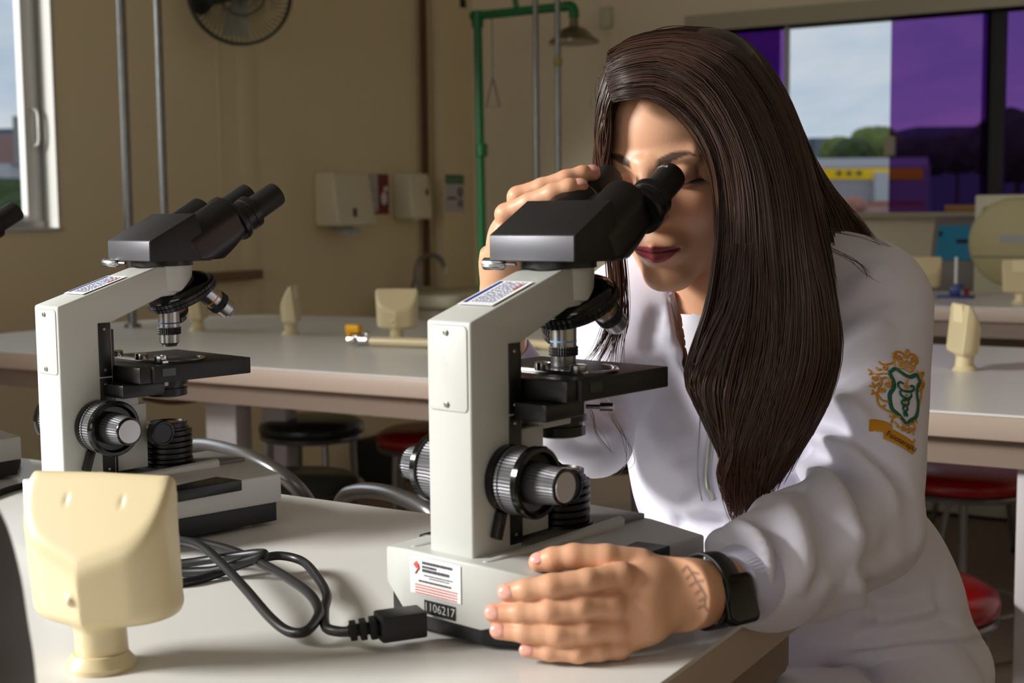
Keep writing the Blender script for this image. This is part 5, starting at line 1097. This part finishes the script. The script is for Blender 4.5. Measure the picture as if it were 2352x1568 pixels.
def sheet(S_, guides, N, r=(.00045, .0008), jit=.004, clump=14, wav=.0015, n=7, red=.25, span=(0, 1), seed=0, endfade=.25, tcut=None):
    rg = np.random.default_rng(seed); Gd = [spline([at(*q) for q in gd], n) for gd in guides]; L = min(map(len, Gd)); m = 34
    Gr = np.array([[gd[int(round(i))] if False else np.array([np.interp(i, np.arange(len(gd)), gd[:, k]) for k in range(3)]) for i in np.linspace(0, len(gd)-1, m)] for gd in Gd]); nG = len(Gr)
    def at_s(s_):
        x = np.clip(s_, 0, 1)*(nG-1); i = min(int(x), nG-2); t = x-i
        a, b, c, d = Gr[max(i-1, 0)], Gr[i], Gr[i+1], Gr[min(i+2, nG-1)]; return .5*((2*b)+(-a+c)*t+(2*a-5*b+4*c-d)*t*t+(-a+3*b-3*c+d)*t**3)
    cl = rg.uniform(span[0], span[1], max(2, N//clump)); ca = rg.uniform(0, 2*PI, len(cl)); cd = rg.normal(0, jit*.7, len(cl)); cz = rg.uniform(.0, 1, len(cl)); cs = rg.normal(0, .5, len(cl))
    for k in range(N):
        j = rg.integers(len(cl)); s_ = cl[j] + rg.normal(0, .45/len(cl)**.6); P = at_s(s_).copy(); t = np.linspace(0, 1, m)[:, None]
        view = P-CAMP; view /= np.linalg.norm(view, axis=1)[:, None]
        P += view*(cd[j]+rg.normal(0, jit*.45)) ; ph = ca[j]
        P += RT*(np.sin(t*7+ph)*wav*(.3+t)*2.0 + rg.normal(0, .0010)) + UP*(rg.normal(0, .001)) + view*np.cos(t*6+ph)*wav*.8
        P += RT*t**3*rg.normal(0, .0025)
        e = m - int(rg.uniform(0, endfade)*m); b0 = int(rg.uniform(0, .06)*m)
        if tcut is not None: e = min(e, m)
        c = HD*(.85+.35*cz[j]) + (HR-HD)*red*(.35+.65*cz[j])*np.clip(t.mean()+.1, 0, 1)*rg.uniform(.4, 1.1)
        S_.add(P[b0:e], rg.uniform(*r), c)
    return Gr
def solid(Gr, off, shrink=.02):
    nG, m, _ = Gr.shape; g = G(); A = Gr.copy(); view = A-CAMP; view /= np.linalg.norm(view, axis=2)[:, :, None]
    t = np.linspace(0, 1, m)[None, :, None]; mid = A.mean(0, keepdims=True); A = mid + (A-mid)*(1-.10-.35*t**4)
    f_ = A + view*off; b_ = A + view*(off+.018*(1-t*.6)); v = np.concatenate([f_.reshape(-1, 3), b_.reshape(-1, 3)])-PB; n = nG*m; F_ = []
    for i in range(nG-1):
        for j in range(m-1): F_ += [(i*m+j, (i+1)*m+j, (i+1)*m+j+1, i*m+j+1), (n+i*m+j, n+i*m+j+1, n+(i+1)*m+j+1, n+(i+1)*m+j)]
    for j in range(m-1): F_ += [(j, j+1, n+j+1, n+j), ((nG-1)*m+j, n+(nG-1)*m+j, n+(nG-1)*m+j+1, (nG-1)*m+j+1)]
    for i in range(nG-1): F_ += [(i*m, n+i*m, n+(i+1)*m, (i+1)*m), (i*m+m-1, (i+1)*m+m-1, n+(i+1)*m+m-1, n+i*m+m-1)]
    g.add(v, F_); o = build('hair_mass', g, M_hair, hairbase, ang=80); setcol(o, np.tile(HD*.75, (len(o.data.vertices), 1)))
S1 = Strands()
A = [[(1412, 228, 1.262), (1450, 222, 1.248), (1510, 228, 1.240), (1575, 272, 1.235), (1625, 345, 1.232), (1652, 440, 1.235), (1656, 560, 1.238), (1640, 690, 1.245), (1605, 800, 1.25), (1592, 880, 1.25), (1640, 970, 1.245), (1700, 1060, 1.24), (1715, 1140, 1.24)],
     [(1404, 205, 1.268), (1448, 190, 1.250), (1520, 188, 1.240), (1600, 235, 1.232), (1662, 330, 1.226), (1690, 440, 1.226), (1698, 570, 1.228), (1690, 700, 1.232), (1660, 820, 1.24), (1640, 920, 1.24), (1668, 1020, 1.235), (1690, 1100, 1.235), (1702, 1175, 1.238)],
     [(1400, 170, 1.278), (1445, 152, 1.262), (1530, 145, 1.250), (1620, 195, 1.238), (1695, 310, 1.225), (1735, 430, 1.222), (1752, 580, 1.222), (1755, 720, 1.225), (1740, 850, 1.23), (1715, 950, 1.23), (1700, 1040, 1.23), (1705, 1110, 1.235), (1712, 1170, 1.238)],
     [(1400, 140, 1.290), (1450, 118, 1.280), (1550, 108, 1.270), (1650, 150, 1.258), (1735, 270, 1.24), (1785, 400, 1.232), (1810, 560, 1.228), (1825, 700, 1.228), (1820, 830, 1.23), (1795, 940, 1.235), (1765, 1030, 1.24), (1740, 1090, 1.24), (1722, 1150, 1.242)],
     [(1405, 120, 1.305), (1460, 95, 1.305), (1570, 84, 1.300), (1680, 120, 1.295), (1765, 230, 1.275), (1820, 370, 1.26), (1850, 530, 1.25), (1880, 680, 1.245), (1890, 810, 1.25), (1862, 920, 1.26), (1825, 1000, 1.265), (1785, 1070, 1.26), (1745, 1135, 1.255)],
     [(1420, 112, 1.325), (1480, 84, 1.33), (1590, 73, 1.335), (1700, 108, 1.335), (1785, 215, 1.32), (1838, 350, 1.31), (1868, 500, 1.29), (1900, 660, 1.27), (1915, 790, 1.27), (1892, 900, 1.28), (1850, 985, 1.285), (1805, 1060, 1.28), (1765, 1120, 1.27)]]
A2 = [A[-1], [(1440, 108, 1.345), (1500, 80, 1.355), (1600, 70, 1.365), (1705, 102, 1.37), (1790, 208, 1.36), (1842, 345, 1.35), (1872, 490, 1.33), (1900, 640, 1.30), (1912, 760, 1.30)], [(1460, 112, 1.375), (1520, 86, 1.39), (1605, 76, 1.40), (1700, 104, 1.41), (1780, 200, 1.41), (1830, 330, 1.40), (1860, 470, 1.38), (1880, 600, 1.36)]]
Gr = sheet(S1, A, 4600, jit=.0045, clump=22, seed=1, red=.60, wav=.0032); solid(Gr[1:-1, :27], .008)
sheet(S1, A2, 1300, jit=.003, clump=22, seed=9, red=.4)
# rear fall behind the shoulder
B_ = [[(1600, 85, 1.36), (1700, 110, 1.37), (1770, 200, 1.37), (1815, 310, 1.37), (1850, 430, 1.36), (1870, 540, 1.37), (1880, 640, 1.36)],
      [(1600, 78, 1.38), (1705, 104, 1.39), (1785, 200, 1.40), (1835, 315, 1.40), (1875, 420, 1.41), (1905, 520, 1.42), (1930, 650, 1.44)],
      [(1600, 78, 1.38), (1705, 104, 1.39), (1785, 200, 1.40), (1838, 315, 1.41), (1882, 420, 1.42), (1930, 510, 1.44), (1975, 620, 1.48)],
      [(1600, 74, 1.39), (1705, 98, 1.40), (1790, 195, 1.41), (1840, 310, 1.42), (1890, 410, 1.43), (1948, 490, 1.45), (2030, 590, 1.50)]]
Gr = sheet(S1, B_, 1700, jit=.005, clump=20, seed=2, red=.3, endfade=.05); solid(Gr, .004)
# left of the face
Cx = [[(1412, 200, 1.31), (1392, 270, 1.315), (1382, 340, 1.32), (1380, 420, 1.33), (1388, 520, 1.34), (1396, 600, 1.34), (1400, 700, 1.335), (1370, 790, 1.32), (1330, 840, 1.31)],
      [(1425, 200, 1.30), (1402, 270, 1.305), (1392, 340, 1.31), (1392, 420, 1.32), (1405, 520, 1.33), (1420, 620, 1.33), (1425, 720, 1.325), (1405, 790, 1.32), (1380, 850, 1.31)],
      [(1440, 205, 1.30), (1412, 270, 1.31), (1400, 340, 1.315), (1405, 420, 1.33), (1425, 520, 1.34), (1442, 620, 1.335), (1452, 720, 1.33), (1440, 800, 1.32), (1445, 900, 1.31)]]
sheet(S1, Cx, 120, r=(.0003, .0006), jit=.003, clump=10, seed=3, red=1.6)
# loose front locks
D_ = [[(1690, 560, 1.225), (1670, 680, 1.23), (1625, 780, 1.235), (1592, 870, 1.235), (1610, 920, 1.235), (1680, 985, 1.23), (1730, 1030, 1.23), (1735, 1110, 1.232)],
      [(1700, 560, 1.222), (1685, 690, 1.226), (1650, 800, 1.23), (1625, 880, 1.23), (1650, 960, 1.23), (1690, 1030, 1.23), (1685, 1100, 1.232), (1710, 1190, 1.238)],
      [(1720, 560, 1.22), (1710, 700, 1.225), (1680, 820, 1.23), (1672, 920, 1.23), (1690, 1010, 1.23), (1672, 1080, 1.232), (1690, 1140, 1.235), (1700, 1200, 1.24)]]
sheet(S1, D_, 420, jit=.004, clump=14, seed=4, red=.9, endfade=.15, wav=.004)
E_ = [[(1880, 640, 1.26), (1900, 740, 1.262), (1915, 830, 1.27), (1895, 900, 1.28), (1878, 935, 1.285)], [(1890, 640, 1.262), (1912, 740, 1.265), (1920, 830, 1.27), (1905, 890, 1.28), (1885, 930, 1.285)]]
sheet(S1, E_, 40, jit=.002, clump=8, seed=5, red=.5)
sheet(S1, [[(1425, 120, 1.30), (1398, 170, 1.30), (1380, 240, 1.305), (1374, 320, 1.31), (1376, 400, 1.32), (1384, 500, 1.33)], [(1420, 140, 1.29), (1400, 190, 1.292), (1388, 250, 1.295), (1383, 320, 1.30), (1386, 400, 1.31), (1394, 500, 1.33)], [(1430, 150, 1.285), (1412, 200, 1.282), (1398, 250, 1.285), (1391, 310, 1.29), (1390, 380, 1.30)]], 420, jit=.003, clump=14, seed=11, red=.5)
# thin wisps over chest and shoulder, crown flyaways
for k, (pts, N) in enumerate((([(1395, 900, 1.31), (1410, 960, 1.30), (1440, 1010, 1.30), (1450, 1060, 1.30), (1420, 1090, 1.30)], 5), ([(1350, 930, 1.30), (1370, 980, 1.30), (1400, 1040, 1.30)], 5), ([(1880, 560, 1.36), (1960, 600, 1.36), (2000, 640, 1.36)], 6), ([(1870, 520, 1.37), (1980, 540, 1.40), (2050, 570, 1.42)], 6), ([(1830, 330, 1.38), (1900, 430, 1.42), (1990, 520, 1.43), (2010, 590, 1.43)], 6), ([(1420, 110, 1.30), (1380, 180, 1.31), (1370, 260, 1.32)], 5), ([(1450, 100, 1.33), (1540, 68, 1.34), (1640, 70, 1.35)], 8))):
    G2 = [[(a+dx*6, b+dx*5, c) for a, b, c in pts] for dx in (-1, 0, 1)]; sheet(S1, G2, N, r=(.00018, .0003), jit=.004, clump=1, seed=20+k, red=.9, endfade=.05)
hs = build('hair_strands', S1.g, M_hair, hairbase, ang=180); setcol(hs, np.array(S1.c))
# lashes of the visible eye
g = G()
for k in range(16):
    a = h2w((.040+.010*k/16, .0765-.010*k/16, -.006)); d = hl*.6+hf*.5-hu*.35+hl*k*.03; d /= np.linalg.norm(d); g.tube(np.array([a, a+d*.005-hu*.001, a+d*.0085+hu*.0005])-PB, [.0004, .0003, .0001], 4)
build('eyelashes', g, M_rub, body)
# brow hairs
g = G()
for s in (-1, 1):
    for k in range(70):
        u = rng.uniform(0, 1); xx = .012+.040*u; zz = .0205+.0065*math.sin(u*2.4)-.006*max(0, (xx-.042)/.012) + rng.uniform(-1, 1)*.0026*(1-.5*u)
        p = h2w((s*xx, .10, zz)); h = None
        q = BVHTree
        g_a = h2w((s*xx, .11, zz)); break
    break
# --- power cable and plug
def cz(x, y, lift=0): p = onz(x*1/2.352, 980+y/2.352, TZ+.0042+lift); return p
t = thing('power_cable', 'grey-black power cable looping over the near bench into the centre microscope', 'cable', tuple(onz(700, 1400, TZ))); o = np.array(t.location)
c1_ = [(700, 560, 0), (860, 590, .004), (940, 605, .012), (1080, 640, .024), (1200, 740, .022), (1330, 880, .018), (1460, 1030, .010), (1560, 1105, .006), (1650, 1105, .008), (1710, 1040, .012), (1720, 980, .016), (1670, 900, .020), (1560, 820, .018), (1440, 750, .014), (1340, 700, .010), (1200, 650, .008), (1050, 618, .004), (930, 600, .002), (780, 590, 0)]
c2_ = [(760, 800, 0), (940, 785, 0), (1150, 775, .004), (1330, 725, .014), (1425, 690, .020), (1380, 682, .018), (1150, 715, .006), (950, 740, .0), (760, 740, 0), (650, 700, 0)]
c3_ = [(700, 858, 0), (860, 850, 0), (1000, 838, 0), (1110, 815, .0), (1300, 745, .006), (1430, 706, .012), (1530, 697, .012), (1640, 730, .010), (1720, 820, .010), (1765, 910, .010), (1752, 990, .010), (1760, 1080, .008), (1830, 1105, .009), (1900, 1104, .012)]
def liftpath(P):      # where a strand is raised, keep its place by solving on the raised plane
    return np.array([cz(x, y, l) for x, y, l in P])-o
for P in (c1_, c2_, c3_): build('strand', G().tube(spline(liftpath(P), 8), .0042, 12), M_cable, t)
pa = cz(1880, 1103, .012)-o; pb = cz(2080, 1075, .014)-o; pc = cz(2245, 1052, .014)-o; dr = pb-pa; dr /= np.linalg.norm(dr)
g = G()
for k in range(4): F = frame(pa+dr*(.004+k*.0078), dr, np.cross(KZ, dr)); b_ = G().bx((0, 0, 0), (.0052, .014+.001*k, .013+.001*k)); b_.xf(F); g.v += b_.v; g.f += [tuple(i+g.n for i in q) for q in b_.f]; g.n += b_.n; g.m += b_.m
L_ = np.linalg.norm(pb-pa); g.tube([pa, pb], .0050, 10); build('strain_relief', g, M_rub, t, bevel=.0008)
F = frame((pb+pc)/2, pc-pb, np.cross(KZ, pc-pb)); build('plug', G().bx((0, 0, 0), (np.linalg.norm(pc-pb)+.012, .024, .021)).xf(F), M_blackm, t, bevel=.002)
# coiled lead with gold ferrule at far left
p = onz(10, 1062, TZ); t = thing('coiled_lead', 'coiled black lead with a yellow ferrule at the left frame edge', 'cable', (p[0], p[1], TZ)); q = [onz(x, y, TZ+.006)-np.array(t.location) for x, y in ((-120, 1070), (-40, 1055), (10, 1042), (36, 1052), (34, 1072), (10, 1080), (-40, 1084), (-120, 1100))]
build('loop', G().tube(spline(q, 8), .0055, 12), M_rub, t); build('ferrule', G().lathe(onz(-6, 1062, TZ+.004)-np.array(t.location), (-.3, .3, 1), [(0, .010), (.02, .010), (.022, .006)], 6), M_yel, t)
q = [onz(x, y, TZ+.004) for x, y in ((-150, 1190), (-20, 1138), (40, 1118), (120, 1100))]; tag(build('thin_lead', G().tube(spline(q, 6), .004, 8), M_rub), 'thin black lead lying on the bench behind the cream socket tower', 'cable')
# --- dark rounded case at the near left corner of the bench
t = thing('equipment_case', 'dark grey rounded case on the near bench, cut off by the lower left frame edge', 'case', (0, 0, TZ))
P = np.array([at(x, y, .74) for x, y in ((-420, 1010), (-200, 1030), (-60, 1085), (14, 1180), (52, 1300), (72, 1420), (92, 1568), (106, 1800), (-420, 1900))]); P[-1][2] = P[-2][2] = TZ+.0005
c_ = P.mean(0); t.location = (c_[0], c_[1], TZ); o = np.array(t.location); nrm = np.array([FW[0], FW[1], 0])*.07; Pn = np.vstack([spline(P[:-1], 5), P[-1:]]); n = len(Pn)
g = G(); g.add(np.vstack([Pn, Pn-nrm])-o, [tuple(range(n)), tuple(range(n, 2*n))[::-1]]+[(i, n+i, n+(i+1) % n, (i+1) % n) for i in range(n)]); build('shell', g, mat('dark_taupe_plastic', (.27, .245, .235), .5), t, bevel=.006, seg=3)
g = G(); g.b2((-.10, -.03, .03), (.02, -.02, .05)); build('grip', g.xf(Matrix.Translation(tuple(-nrm*1.0))), M_rub, t, bevel=.003)
